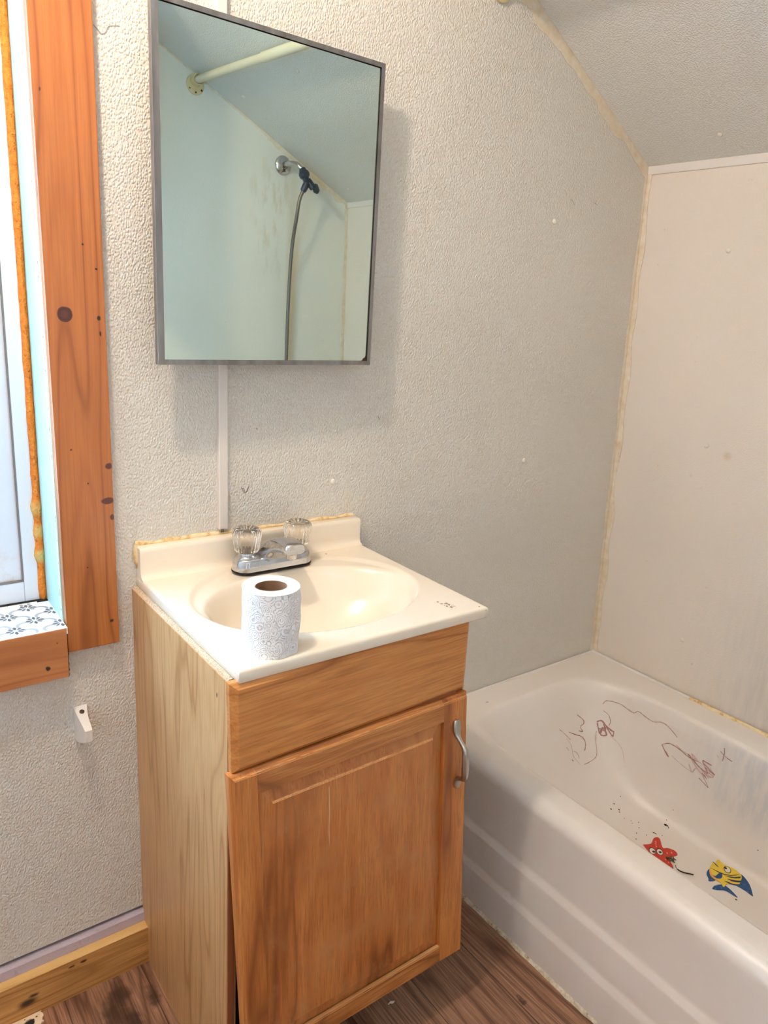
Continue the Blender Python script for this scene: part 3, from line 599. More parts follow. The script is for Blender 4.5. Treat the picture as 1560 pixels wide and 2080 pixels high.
# crayon scribbles on the enamel
b = BM()
def scrib(pts, w, mi=0, sub=5, jit=.4):
    P = smoothpts([p for p, n in pts], sub); N = [Vector(n) for p, n in pts]
    NN = []
    for i in range(len(P)):
        t = i/max(1, len(P)-1)*(len(N)-1); k = min(len(N)-2, int(t)) if len(N) > 1 else 0
        NN.append(N[k].lerp(N[min(k+1, len(N)-1)], t-k).normalized())
    P = [p+n*.0006 for p, n in zip(P, NN)]
    ribbon(b, P, w*1.35, NN, mi, jit)
for pts, w, mi in [([((1.6917, -0.1668, 0.3006), (-0.8168, -0.4788, 0.3218)), ((1.6996, -0.1725, 0.3122), (-0.8168, -0.4788, 0.3218)), ((1.7124, -0.2048, 0.315), (-0.9298, -0.2904, 0.2261)), ((1.7175, -0.2302, 0.309), (-0.968, -0.1601, 0.193)), ((1.7202, -0.2502, 0.3059), (-0.968, -0.1601, 0.193)), ((1.7237, -0.2607, 0.3148), (-0.9718, -0.1608, 0.1723)), ((1.7254, -0.2844, 0.3095), (-0.9838, -0.0846, 0.1583)), ((1.727, -0.309, 0.3064), (-0.9838, -0.0846, 0.1583)), ((1.7299, -0.3316, 0.3158), (-0.9915, -0.043, 0.1228)), ((1.7303, -0.3549, 0.3113), (-0.9895, -0.0429, 0.1379)), ((1.7295, -0.3818, 0.2975), (-0.9917, -0.0207, 0.1266))], 0.0012, 0), ([((1.6882, -0.1722, 0.2837), (-0.8183, -0.4748, 0.3241)), ((1.6941, -0.188, 0.2757), (-0.8108, -0.4704, 0.3484)), ((1.6933, -0.198, 0.2605), (-0.8121, -0.4664, 0.3507)), ((1.6884, -0.1987, 0.2481), (-0.8121, -0.4664, 0.3507))], 0.001, 0), ([((1.6687, -0.1703, 0.2521), (-0.6251, -0.6542, 0.4258)), ((1.6799, -0.1784, 0.2561), (-0.6251, -0.6542, 0.4258)), ((1.6847, -0.1953, 0.2443), (-0.8025, -0.4609, 0.3788)), ((1.6914, -0.2138, 0.2361), (-0.8037, -0.4569, 0.3812)), ((1.6878, -0.206, 0.2379), (-0.8025, -0.4609, 0.3788)), ((1.6839, -0.1943, 0.244), (-0.8025, -0.4609, 0.3788)), ((1.6869, -0.2158, 0.2243), (-0.8037, -0.4569, 0.3812)), ((1.6925, -0.2144, 0.2377), (-0.8037, -0.4569, 0.3812))], 0.0026, 0), ([((1.6691, -0.1722, 0.2498), (-0.6251, -0.6542, 0.4258)), ((1.6661, -0.1875, 0.2238), (-0.6228, -0.6338, 0.4587)), ((1.6769, -0.187, 0.2392), (-0.6228, -0.6338, 0.4587)), ((1.6787, -0.2016, 0.2241), (-0.8025, -0.4609, 0.3788)), ((1.6681, -0.1917, 0.2206), (-0.6228, -0.6338, 0.4587)), ((1.6678, -0.1808, 0.2356), (-0.6159, -0.6446, 0.4529)), ((1.6798, -0.1958, 0.2334), (-0.8025, -0.4609, 0.3788)), ((1.6812, -0.1851, 0.2496), (-0.8108, -0.4704, 0.3484))], 0.0028, 0), ([((1.6607, -0.1787, 0.2288), (-0.6159, -0.6446, 0.4529)), ((1.6512, -0.1886, 0.2054), (-0.4143, -0.7328, 0.5398)), ((1.6413, -0.2044, 0.1776), (-0.414, -0.6988, 0.5833)), ((1.631, -0.2073, 0.1669), (-0.3984, -0.6726, 0.6235)), ((1.6065, -0.2056, 0.1603), (-0.1436, -0.7512, 0.6443)), ((1.5896, -0.2039, 0.1589), (-0.0753, -0.7652, 0.6394))], 0.001, 0), ([((1.6202, -0.136, 0.2716), (-0.2169, -0.858, 0.4656)), ((1.6349, -0.1477, 0.2573), (-0.2296, -0.8509, 0.4725)), ((1.633, -0.1525, 0.2476), (-0.2296, -0.8509, 0.4725)), ((1.6195, -0.1521, 0.2422), (-0.2253, -0.8347, 0.5026)), ((1.6226, -0.1604, 0.2297), (-0.2253, -0.8347, 0.5026)), ((1.6106, -0.1554, 0.2341), (-0.1258, -0.8532, 0.5062))], 0.0014, 0), ([((1.574, -0.1498, 0.2381), (-0.0271, -0.8669, 0.4977)), ((1.5948, -0.1572, 0.2275), (-0.0613, -0.8632, 0.5012)), ((1.616, -0.166, 0.2174), (-0.1258, -0.8532, 0.5062)), ((1.6199, -0.1776, 0.2018), (-0.2324, -0.8066, 0.5435)), ((1.6087, -0.1858, 0.1863), (-0.1284, -0.7984, 0.5882))], 0.0014, 0), ([((1.5413, -0.1415, 0.2521), (-0.0028, -0.8889, 0.4582)), ((1.5559, -0.1489, 0.2388), (-0.0105, -0.8683, 0.4959)), ((1.5712, -0.1603, 0.2196), (-0.0271, -0.8669, 0.4977))], 0.0009, 0), ([((1.5582, -0.1561, 0.2263), (-0.0105, -0.8683, 0.4959)), ((1.5682, -0.1686, 0.2063), (-0.0264, -0.843, 0.5372)), ((1.5636, -0.1829, 0.1844), (-0.029, -0.812, 0.5829)), ((1.5763, -0.2004, 0.1617), (-0.0679, -0.7693, 0.6353))], 0.0009, 1), ([((1.5709, -0.1772, 0.1928), (-0.0301, -0.8417, 0.5391)), ((1.5806, -0.1825, 0.1862), (-0.064, -0.8084, 0.5852)), ((1.5813, -0.1907, 0.1748), (-0.071, -0.805, 0.589))], 0.0009, 0), ([((1.5484, -0.1673, 0.2075), (-0.0102, -0.844, 0.5362)), ((1.5535, -0.1733, 0.1982), (-0.012, -0.8435, 0.5371))], 0.001, 0), ([((1.5533, -0.1872, 0.1779), (-0.0136, -0.8126, 0.5827)), ((1.5567, -0.1903, 0.1737), (-0.0136, -0.8126, 0.5827))], 0.002, 0), ([((1.6839, -0.2115, 0.223), (-0.8037, -0.4569, 0.3812)), ((1.6911, -0.2387, 0.2085), (-0.899, -0.287, 0.3307)), ((1.6899, -0.2561, 0.1901), (-0.8851, -0.2846, 0.3683)), ((1.6841, -0.2677, 0.167), (-0.8665, -0.2806, 0.4128))], 0.0007, 1), ([((1.7223, -0.347, 0.258), (-0.9872, -0.0456, 0.1526)), ((1.7207, -0.3613, 0.2437), (-0.9843, -0.0483, 0.17)), ((1.7198, -0.3726, 0.2351), (-0.9843, -0.0483, 0.17)), ((1.7211, -0.3623, 0.2456), (-0.9843, -0.0483, 0.17))], 0.002, 0), ([((1.7223, -0.347, 0.258), (-0.9872, -0.0456, 0.1526)), ((1.7251, -0.3657, 0.2705), (-0.9872, -0.0456, 0.1526)), ((1.7261, -0.392, 0.2697), (-0.9899, -0.0224, 0.1397)), ((1.7258, -0.4257, 0.2619), (-0.9902, -0.0244, 0.1375)), ((1.7266, -0.4603, 0.2638), (-0.9911, -0.0103, 0.1328))], 0.0012, 0), ([((1.7268, -0.3845, 0.2758), (-0.9899, -0.0224, 0.1397)), ((1.7263, -0.4067, 0.2689), (-0.9899, -0.0224, 0.1397)), ((1.7267, -0.4268, 0.2682), (-0.9902, -0.0244, 0.1375)), ((1.726, -0.4428, 0.2612), (-0.9911, -0.0103, 0.1328)), ((1.7277, -0.4292, 0.2752), (-0.9902, -0.0244, 0.1375)), ((1.7264, -0.4536, 0.2629), (-0.9911, -0.0103, 0.1328))], 0.0018, 1), ([((1.7265, -0.4212, 0.268), (-0.9902, -0.0244, 0.1375)), ((1.7255, -0.4438, 0.2575), (-0.9911, -0.0103, 0.1328)), ((1.7246, -0.4642, 0.249), (-0.9912, -0.0115, 0.1315)), ((1.7247, -0.4825, 0.248), (-0.9912, -0.0115, 0.1315)), ((1.7268, -0.467, 0.2647), (-0.9912, -0.0115, 0.1315)), ((1.726, -0.4895, 0.2576), (-0.9916, -0.0043, 0.1293)), ((1.7254, -0.5003, 0.2525), (-0.9917, -0.0049, 0.1286)), ((1.7261, -0.4768, 0.2589), (-0.9912, -0.0115, 0.1315)), ((1.7277, -0.4623, 0.2719), (-0.9911, -0.0103, 0.1328)), ((1.7279, -0.4871, 0.2716), (-0.9916, -0.0043, 0.1293))], 0.0022, 0), ([((1.7259, -0.4313, 0.2621), (-0.9902, -0.0244, 0.1375)), ((1.7234, -0.4595, 0.2408), (-0.989, -0.0115, 0.1472)), ((1.7229, -0.4803, 0.2356), (-0.9892, -0.0127, 0.1457)), ((1.725, -0.4636, 0.2515), (-0.9912, -0.0115, 0.1315)), ((1.7237, -0.4871, 0.2408), (-0.9892, -0.0127, 0.1457)), ((1.7248, -0.4989, 0.2475), (-0.9917, -0.0049, 0.1286)), ((1.7249, -0.4737, 0.2501), (-0.9912, -0.0115, 0.1315))], 0.0022, 1), ([((1.7209, -0.4642, 0.2237), (-0.9892, -0.0127, 0.1457)), ((1.7203, -0.4795, 0.2183), (-0.9892, -0.0127, 0.1457)), ((1.7196, -0.4936, 0.2124), (-0.9863, -0.0127, 0.1645)), ((1.7214, -0.4818, 0.2252), (-0.9892, -0.0127, 0.1457)), ((1.7234, -0.4681, 0.2399), (-0.989, -0.0115, 0.1472)), ((1.7224, -0.484, 0.2321), (-0.9892, -0.0127, 0.1457))], 0.0014, 0), ([((1.7214, -0.3807, 0.2422), (-0.9843, -0.0483, 0.17)), ((1.7212, -0.4121, 0.2331), (-0.9876, -0.0243, 0.1553)), ((1.7212, -0.4435, 0.2276), (-0.9879, -0.0264, 0.1528))], 0.0009, 1), ([((1.7234, -0.4303, 0.2445), (-0.9876, -0.0243, 0.1553)), ((1.7213, -0.4432, 0.2288), (-0.9879, -0.0264, 0.1528)), ((1.7239, -0.4514, 0.2447), (-0.989, -0.0115, 0.1472)), ((1.7227, -0.4722, 0.2352), (-0.989, -0.0115, 0.1472))], 0.002, 1), ([((1.7266, -0.4387, 0.2661), (-0.9911, -0.0103, 0.1328)), ((1.7263, -0.4707, 0.2611), (-0.9912, -0.0115, 0.1315)), ((1.7257, -0.4943, 0.2547), (-0.9916, -0.0043, 0.1293))], 0.002, 1), ([((1.7252, -0.4488, 0.2546), (-0.9911, -0.0103, 0.1328)), ((1.7232, -0.4881, 0.2372), (-0.9892, -0.0127, 0.1457))], 0.002, 1), ([((1.735, -0.5066, 0.3323), (-0.9942, -0.0038, 0.1074)), ((1.7336, -0.5099, 0.3189), (-0.9942, -0.0038, 0.1074)), ((1.731, -0.5102, 0.297), (-0.9931, -0.0043, 0.1172))], 0.0015, 0), ([((1.7335, -0.4993, 0.3187), (-0.9942, -0.0038, 0.1074)), ((1.7328, -0.5144, 0.3117), (-0.9931, -0.0043, 0.1172)), ((1.7325, -0.5336, 0.3086), (-0.9932, -0.0013, 0.1164))], 0.0015, 0), ([((1.7316, -0.4942, 0.302), (-0.993, -0.0038, 0.1177)), ((1.7315, -0.4984, 0.3015), (-0.993, -0.0038, 0.1177)), ((1.732, -0.4932, 0.3057), (-0.993, -0.0038, 0.1177))], 0.0009, 1)]: scrib(pts, w, mi)
mesh('crayon_marks', b, [MAT['crayon'], MAT['crayon_l']], tub, label='maroon crayon scribbles')
b = BM()
for (p, n), r in [(((1.5884, -0.3097, 0.0814), (-0.0886, -0.3002, 0.9497)), 0.0022), (((1.6087, -0.3034, 0.0863), (-0.1818, -0.3715, 0.9105)), 0.0018), (((1.6071, -0.3218, 0.0801), (-0.145, -0.2773, 0.9498)), 0.002), (((1.602, -0.3275, 0.078), (-0.0988, -0.189, 0.977)), 0.0016), (((1.638, -0.3008, 0.0967), (-0.4414, -0.379, 0.8133)), 0.0012), (((1.6653, -0.4282, 0.0779), (-0.4035, -0.0899, 0.9106)), 0.0038), (((1.6664, -0.4334, 0.0779), (-0.4035, -0.0899, 0.9106)), 0.002), (((1.6751, -0.4232, 0.0856), (-0.6948, -0.151, 0.7032)), 0.0014), (((1.6637, -0.4384, 0.0762), (-0.4074, -0.093, 0.9085)), 0.0016), (((1.6168, -0.426, 0.0727), (-0.0022, -0.0016, 1.0)), 0.0026), (((1.6179, -0.4312, 0.0727), (-0.0022, -0.0016, 1.0)), 0.0018), (((1.5754, -0.4021, 0.0727), (-0.0009, -0.0022, 1.0)), 0.0016), (((1.5914, -0.421, 0.0727), (-0.0018, -0.0019, 1.0)), 0.0013), (((1.5996, -0.3926, 0.0728), (-0.0013, -0.0021, 1.0)), 0.0013), (((1.5987, -0.3717, 0.073), (-0.0154, -0.0241, 0.9996)), 0.001), (((1.6169, -0.3788, 0.0732), (-0.0213, -0.0224, 0.9995)), 0.0014), (((1.6258, -0.445, 0.0727), (-0.0027, -0.0014, 1.0)), 0.001), (((1.5793, -0.6732, 0.0724), (-0.0041, -0.0002, 1.0)), 0.002), (((1.6932, -0.4271, 0.1129), (-0.8894, -0.1129, 0.443)), 0.001), (((1.7057, -0.6478, 0.1353), (-0.9737, -0.0015, 0.2279)), 0.0014), (((1.5958, -0.3486, 0.0742), (-0.0551, -0.0985, 0.9936)), 0.001), (((1.6046, -0.3643, 0.0732), (-0.015, -0.025, 0.9996)), 0.001), (((1.5546, -0.4154, 0.0727), (-0.0006, -0.0023, 1.0)), 0.0016)]:
    b = BM(); n = Vector(n); a, c = frame_of(n)
    poly(b, [Vector(p)+a*(r*math.cos(t)*(1+.5*math.sin(3*t+r*9000)))+c*(r*.8*math.sin(t)) for t in [2*math.pi*k/9 for k in range(9)]], thick=.0006, nrm=n); mesh('dirt_speck', b, MAT['speck'], tub)

# stickers and stray bits lying on the tub floor
def flat(pts, z): return [(x, y, z) for x, y, _ in pts]
fz = .0724
star = thing('starfish_sticker', 'red starfish sticker with round eyes on the tub floor', 'sticker', (1.57, -.47, .072))
b = BM()
body = smoothpts([(1.5518, -0.4381, 0.0724), (1.5728, -0.4471, 0.0724), (1.5948, -0.4394, 0.0724), (1.6066, -0.4402, 0.0724), (1.6095, -0.4486, 0.0724), (1.5863, -0.4727, 0.0724), (1.5957, -0.4808, 0.0724), (1.6029, -0.4959, 0.0724), (1.598, -0.5074, 0.0724), (1.5883, -0.5095, 0.0724), (1.5731, -0.504, 0.0724), (1.5604, -0.5081, 0.0724), (1.5436, -0.5314, 0.0724), (1.5101, -0.5315, 0.0724), (1.5387, -0.4903, 0.0724), (1.5379, -0.4651, 0.0724)], 4)
poly(b, [(p[0], p[1], .0724) for p in body[:-1]], thick=.0007)
mesh('body', b, MAT['red'], star)
b = BM()
for p, rx, ry in [((1.5524, -0.4652, 0.0733), 0.0125, 0.0085), ((1.5656, -0.4777, 0.0733), 0.0125, 0.0085)]: poly(b, ellipse_pts((p[0], p[1], .0731), rx, ry, .7), thick=.0004, mi=0); poly(b, ellipse_pts((p[0]-.001, p[1]-.001, .0735), rx*.83, ry*.83, .7), thick=.0003, mi=1)
for p in [(1.5519, -0.4697, 0.0738), (1.5645, -0.4798, 0.0738)]: poly(b, ellipse_pts((p[0], p[1], .0738), .0042, .0036), thick=.0003, mi=0)
mesh('eyes', b, [MAT['ink'], MAT['eye']], star)
b = BM()
for p in [(1.5896, -0.4501, 0.0731), (1.583, -0.4546, 0.0731), (1.5759, -0.4608, 0.0731), (1.5775, -0.4912, 0.0731), (1.5889, -0.4964, 0.0731), (1.5535, -0.5027, 0.0731), (1.5506, -0.513, 0.0731)]: b = BM(); poly(b, ellipse_pts((p[0], p[1], .0731), .0034, .002, .8), thick=.0003); mesh('dot', b, MAT['pink'], star)
fish = thing('fish_sticker', 'yellow and blue striped fish sticker on the tub floor', 'sticker', (1.61, -.64, .072))
def fp(name, pts, z, mat, sub=3):
    b = BM(); P = smoothpts(list(pts)+[pts[0]], sub)[:-1]; poly(b, [(p[0], p[1], z) for p in P], thick=.0004); return mesh(name, b, mat, fish)
def zf(*pts): return [(1290+x/5.778, 1680+y/5.778) for x, y in pts]
fp('tail', [(1.614, -0.6379, 0.0724), (1.623, -0.6502, 0.0724), (1.6252, -0.666, 0.0724), (1.6256, -0.6743, 0.0724), (1.6237, -0.6894, 0.0724), (1.63, -0.6865, 0.0724), (1.6519, -0.6687, 0.0724), (1.6651, -0.6509, 0.0724), (1.6696, -0.6355, 0.0724), (1.6515, -0.6323, 0.0724), (1.6113, -0.6264, 0.0724)], .0724, MAT['blue'])
fp('fin', [(1.5627, -0.6227, 0.0724), (1.5763, -0.6203, 0.0724), (1.5929, -0.626, 0.0724), (1.5997, -0.6352, 0.0724), (1.5975, -0.6515, 0.0724), (1.5885, -0.6723, 0.0724), (1.5865, -0.6555, 0.0724), (1.5833, -0.6423, 0.0724), (1.5686, -0.6313, 0.0724)], .0724, MAT['blue'])
fp('gill_cover', [(1.6196, -0.5815, 0.0724), (1.6067, -0.5835, 0.0724), (1.5948, -0.5894, 0.0724), (1.5877, -0.5981, 0.0724), (1.5792, -0.6042, 0.0724), (1.5918, -0.6113, 0.0724), (1.5995, -0.609, 0.0724), (1.6095, -0.592, 0.0724)], .0724, MAT['blue'])
fp('body', [(1.6424, -0.576, 0.0729), (1.6241, -0.5799, 0.0729), (1.611, -0.5869, 0.0729), (1.5979, -0.5987, 0.0729), (1.5971, -0.6147, 0.0729), (1.5994, -0.6244, 0.0729), (1.5928, -0.6314, 0.0729), (1.5923, -0.636, 0.0729), (1.604, -0.6338, 0.0729), (1.6156, -0.637, 0.0729), (1.626, -0.6463, 0.0729), (1.6352, -0.6515, 0.0729), (1.6442, -0.6481, 0.0729), (1.6553, -0.6453, 0.0729), (1.6671, -0.6379, 0.0729), (1.6726, -0.6228, 0.0729), (1.6711, -0.6081, 0.0729), (1.6648, -0.5937, 0.0729), (1.6689, -0.5823, 0.0729), (1.6694, -0.5763, 0.0729), (1.6618, -0.5761, 0.0729), (1.6537, -0.5797, 0.0729), (1.6459, -0.5921, 0.0729), (1.6489, -0.5802, 0.0729), (1.6517, -0.5721, 0.0729)], .0728, MAT['yellow'], 2)
fp('cheek', [(1.6228, -0.5813, 0.0733), (1.6119, -0.5863, 0.0733), (1.5988, -0.5981, 0.0733), (1.598, -0.6119, 0.0733), (1.5993, -0.6199, 0.0733), (1.6029, -0.6091, 0.0733), (1.6083, -0.5959, 0.0733), (1.6152, -0.5884, 0.0733)], .0732, MAT['orange'])
fp('side_fin', [(1.6051, -0.5978, 0.0733), (1.6096, -0.604, 0.0733), (1.6235, -0.6038, 0.0733), (1.629, -0.6074, 0.0733), (1.6244, -0.6135, 0.0733), (1.6138, -0.616, 0.0733), (1.607, -0.6133, 0.0733), (1.6034, -0.6077, 0.0733)], .0732, MAT['blue'])
b = BM()
for q in [[(1.6294, -0.616, 0.0733), (1.6348, -0.6261, 0.0733), (1.6424, -0.635, 0.0733), (1.6549, -0.6423, 0.0733), (1.6608, -0.6401, 0.0733), (1.6454, -0.6322, 0.0733), (1.6376, -0.6246, 0.0733)], [(1.6244, -0.6254, 0.0733), (1.626, -0.6354, 0.0733), (1.6324, -0.6437, 0.0733), (1.64, -0.6493, 0.0733), (1.6487, -0.6489, 0.0733), (1.6389, -0.6413, 0.0733), (1.6313, -0.6325, 0.0733)], [(1.6106, -0.6255, 0.0733), (1.6134, -0.6338, 0.0733), (1.6189, -0.6416, 0.0733), (1.6237, -0.6518, 0.0733), (1.6192, -0.6392, 0.0733), (1.6165, -0.6309, 0.0733)], [(1.6509, -0.5732, 0.0733), (1.6499, -0.5796, 0.0733), (1.644, -0.5931, 0.0733), (1.6446, -0.5849, 0.0733)], [(1.6237, -0.5812, 0.0733), (1.6268, -0.5907, 0.0733), (1.63, -0.6012, 0.0733), (1.6344, -0.6132, 0.0733), (1.6436, -0.6234, 0.0733), (1.6579, -0.6308, 0.0733), (1.6681, -0.634, 0.0733), (1.6562, -0.6318, 0.0733), (1.6416, -0.6245, 0.0733), (1.6312, -0.6138, 0.0733), (1.6271, -0.6018, 0.0733)]]:
    poly(b, [(p[0], p[1], .0733) for p in q], thick=.0003)
mesh('stripes', b, MAT['darkblue'], fish)
b = BM(); p = (1.6548, -0.6089, 0.0736)
poly(b, ellipse_pts((p[0], p[1], .0733), .0125, .0085, .6), thick=.0003, mi=0); poly(b, ellipse_pts((p[0], p[1], .0736), .0105, .0068, .6), thick=.0003, mi=1); poly(b, ellipse_pts((p[0]+.0008, p[1]+.005, .0739), .004, .0032, .6), thick=.0003, mi=0)
mesh('eye', b, [MAT['ink'], MAT['eye']], fish)
b = BM(); tube(b, smoothpts([(1.5561, -0.5284, 0.0745), (1.549, -0.5357, 0.0745), (1.5471, -0.5463, 0.0745), (1.5526, -0.5576, 0.0745), (1.5601, -0.5663, 0.0745), (1.5644, -0.5729, 0.0745)], 4), [.0006]*6+[.0014]*14+[.0008], 8)
single('hair_tie', b, MAT['black'], 'thin black strand lying beside the starfish sticker in the tub', 'strand', smooth=180)
b = BM()
for k in range(14):
    p = Vector((1.5672, -0.5123, 0.0745)) + Vector((random.uniform(-.009,.009), random.uniform(-.009,.009), random.uniform(0,.002)))
    a, c = random.uniform(0, 6.3), random.uniform(-.3,.3); d = Vector((math.cos(a), math.sin(a), c))*.006
    tube(b, smoothpts([p-d, p+Vector((-d.y, d.x, .001))*.4, p+d], 3), .0011, 5)
single('lint_clump', b, MAT['lint'], 'small grey brown lint clump caught on the starfish sticker', 'lint', smooth=180)

# ------------------------------------------------------------------ vanity
XL, YC, ZT, ZB = .4102, -.412, .8585, .8374
van = thing('vanity_cabinet', 'worn oak vanity cabinet with sagging door under the sink', 'cabinet', (.645, -.21, 0))
b = BM(); box(b, XL, XL+.016, YC, -.0003, 0.0005, .8345, .0004); mesh('side_panel', b, MAT['laminate'], van)
b = BM(); box(b, .780, .796, -.30, -.0003, 0.0005, .690, .0004); mesh('side_panel', b, MAT['laminate'], van)
b = BM(); rings = []
for i in range(61):
    y = -.001+(YC+.003)*i/60; f = i/60; jag = .0016*noise.noise((y*120, 2, 1))+.0012*noise.noise((y*45, 5, 1)); inn = .0035*(1-f)+.0
    dz = .0
    rings.append([(XL+.0006+max(0, jag*1.3), y, .8345-.0035*f-abs(jag)*1.8), (XL+.0022+inn*.3+abs(jag), y, .8376), (XL+.016, y, .8376), (XL+.016, y, .834)])
loft(b, rings); mesh('raw_edge', b, MAT['particle'], van, smooth=60, label='chipped raw particleboard edge')
b = BM()
box(b, XL+.0004, .4215, YC-.0035, YC, .0005, .8365, .0005); box(b, .83, .858, YC-.0035, YC, .14, .8365); box(b, .43, .83, YC-.0035, YC, .800, .8365); box(b, .43, .83, YC-.0035, YC, .675, .705)
mesh('face_frame', b, MAT['frameedge'], van)
b = BM(); box(b, XL+.016, .780, -.012, -.004, .0, .70); box(b, XL+.016, .780, YC+.01, -.012, .088, .10); box(b, XL+.016, .780, YC+.07, YC+.08, .0, .088)
mesh('carcass', b, MAT['inside'], van)

def slab(corners, thick):
    """corners TL,TR,BL,BR of a front face (world); returns map (u right, v down, d into the cabinet)"""
    TL, TR, BL, BR = map(Vector, corners); n = (TR-TL).cross(BL-TL).normalized()
    if n.y < 0: n = -n
    return lambda u, v, d: (TL.lerp(TR, u)).lerp(BL.lerp(BR, u), v) + n*d
# false drawer front
D = slab(((.4065,-.4325,.8395),(.8805,-.4180,.8395),(.4110,-.4325,.6925),(.8830,-.4170,.6935)), .018)
b = BM(); cu, cv_ = .014, .045
def rr(iu, iv, d): return [D(iu, iv, d), D(1-iu, iv, d), D(1-iu, 1-iv, d), D(iu, 1-iv, d)]
loft(b, [rr(0,0,.0165), rr(0,0,.0075), rr(.002,.006,.0065), rr(cu*1.35,cv_*1.25,.0012), rr(cu*1.6,cv_*1.5,.0)], cap0=True, cap1=True)
mesh('drawer_front', b, MAT['drawerwood'], van)
# door
DR = slab(((.4045,-.4365,.6925),(.8815,-.4265,.6925),(.4240,-.4650,.1300),(.8965,-.4630,.1300)), .02)
door_b = BM()
uL, uR, vT, vB = .088, .872, .072, .925
def quad(b, u0, u1, v0, v1, d0, d1, mi=0, bev=0):
    hexa(b, [DR(u0,v1,d0), DR(u1,v1,d0), DR(u1,v1,d1), DR(u0,v1,d1), DR(u0,v0,d0), DR(u1,v0,d0), DR(u1,v0,d1), DR(u0,v0,d1)], bev, 2, mi)
# raised panel: the door itself
b = BM()
def pr_(iu, iv, d, u0=uL-.004, u1=uR+.004, v0=vT-.004, v1=vB+.004): return [DR(u0+iu, v0+iv, d), DR(u1-iu, v0+iv, d), DR(u1-iu, v1-iv, d), DR(u0+iu, v1-iv, d)]
loft(b, [pr_(0,0,.018), pr_(0,0,.0085), pr_(.012,.010,.0085), pr_(.050,.0430,.0046), pr_(.0575,.0505,.0010), pr_(.0600,.0525,.0006)], cap0=True, cap1=True)
door = mesh('door', b, MAT['doorpanel'], van)
BASE[door.name] = BASE[van.name]
def rail_bm(u0, u1, v0, v1, out):
    """frame member with eased outer edges; out = sides that are outside edges (l r t b)"""
    b = BM(); e, ev = .010, .010
    a0 = e if 'l' in out else .0; a1 = e if 'r' in out else .0; t0 = ev if 't' in out else .0; t1 = ev if 'b' in out else .0
    rg = lambda k, d: [DR(u0+a0*k, v0+t0*k, d), DR(u1-a1*k, v0+t0*k, d), DR(u1-a1*k, v1-t1*k, d), DR(u0+a0*k, v1-t1*k, d)]
    loft(b, [rg(0,.02), rg(0,.008), rg(.35,.0055), rg(.7,.0045), rg(1,.0012), rg(1.15,.0)]); return b
o = mesh('stile', rail_bm(0, uL, 0, 1, 'ltb'), MAT['doorstile'], door); o = mesh('stile', rail_bm(uR, 1, 0, 1, 'rtb'), MAT['doorstile'], door)
o = mesh('rail', rail_bm(uL, uR, 0, vT, 't'), MAT['doorrail'], door); o = mesh('rail', rail_bm(uL, uR, vB, 1, 'b'), MAT['doorrail'], door)
# pale strips put the door's edge and bevel highlights into the colour
b = BM()
for v in (.0115,):
    rings = []
    for i in range(61):
        u = .012+.976*i/60; w = .0030+.0016*noise.noise((u*40, 1, 1)); d0 = .0008
        rings.append([DR(u, v-w, .0024), DR(u, v, d0-.0004), DR(u, v+w*.8, -.0003), DR(u, v+w*.8, .003)])
    loft(b, rings)
mesh('highlight_edge', b, MAT['highlightedge'], door, label='painted highlight along the upper edge of the door'); b = BM()
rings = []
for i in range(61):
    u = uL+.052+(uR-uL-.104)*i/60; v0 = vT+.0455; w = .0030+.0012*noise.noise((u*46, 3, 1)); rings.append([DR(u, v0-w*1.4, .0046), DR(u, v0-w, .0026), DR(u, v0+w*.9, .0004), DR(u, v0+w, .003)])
loft(b, rings); mesh('highlight_edge', b, MAT['bevelhighlight'], door, label='painted highlight on the bevel at the top of the panel'); b = BM()
rings = []
for i in range(61):
    u = uL+.004+(uR-uL-.008)*i/60; w = .0042+.002*noise.noise((u*30, 4, 1)); rings.append([DR(u, vB-.0035, .006), DR(u, vB-.001, .0008), DR(u, vB+w, -.0004), DR(u, vB+w, .004)])
loft(b, rings)
mesh('highlight_edge', b, MAT['highlightedge'], door, label='painted highlight along the edge of the lower rail')
# handle
b = BM()
HU = .936; HV0, HV1 = .078, .335
def hp(v, d, u=HU): return DR(u, v, d)
path = [(.080,-.001,.0045,.0022),(.090,-.0024,.0066,.0024),(.110,-.0030,.0072,.0026),(.128,-.0042,.0056,.0028),(.142,-.0090,.0036,.0032),(.158,-.0185,.0034,.0036),(.170,-.0245,.0046,.0042),(.200,-.0262,.0058,.0046),(.235,-.0262,.0060,.0046),(.262,-.0248,.0050,.0044),(.276,-.0210,.0040,.0038),(.284,-.0120,.0036,.0034),(.291,-.0058,.0050,.0030),(.303,-.0034,.0068,.0026),(.316,-.0028,.0066,.0024),(.327,-.0014,.0044,.0022)]
P = smoothpts([(p[0], p[1], 0) for p in path], 4); W = [q*1.3 for q in smoothpts([(p[2], p[3], 0) for p in path], 4)]
ux = (DR(1, .3, 0)-DR(0, .3, 0)).normalized(); rings = []
C = [hp(p.x, p.y, HU+.010*max(0, (p.x-.25)/.08)) for p in P]
for i in range(len(C)):
    t = (C[min(i+1, len(C)-1)]-C[max(i-1, 0)]).normalized(); nn = ux.cross(t).normalized()
    rings.append([C[i]+ux*(W[i].x*math.cos(a))+nn*(W[i].y*math.sin(a)) for a in [2*math.pi*k/16 for k in range(16)]])
loft(b, rings); mesh('handle', b, MAT['pewter'], door, smooth=180, label='satin nickel bow handle')

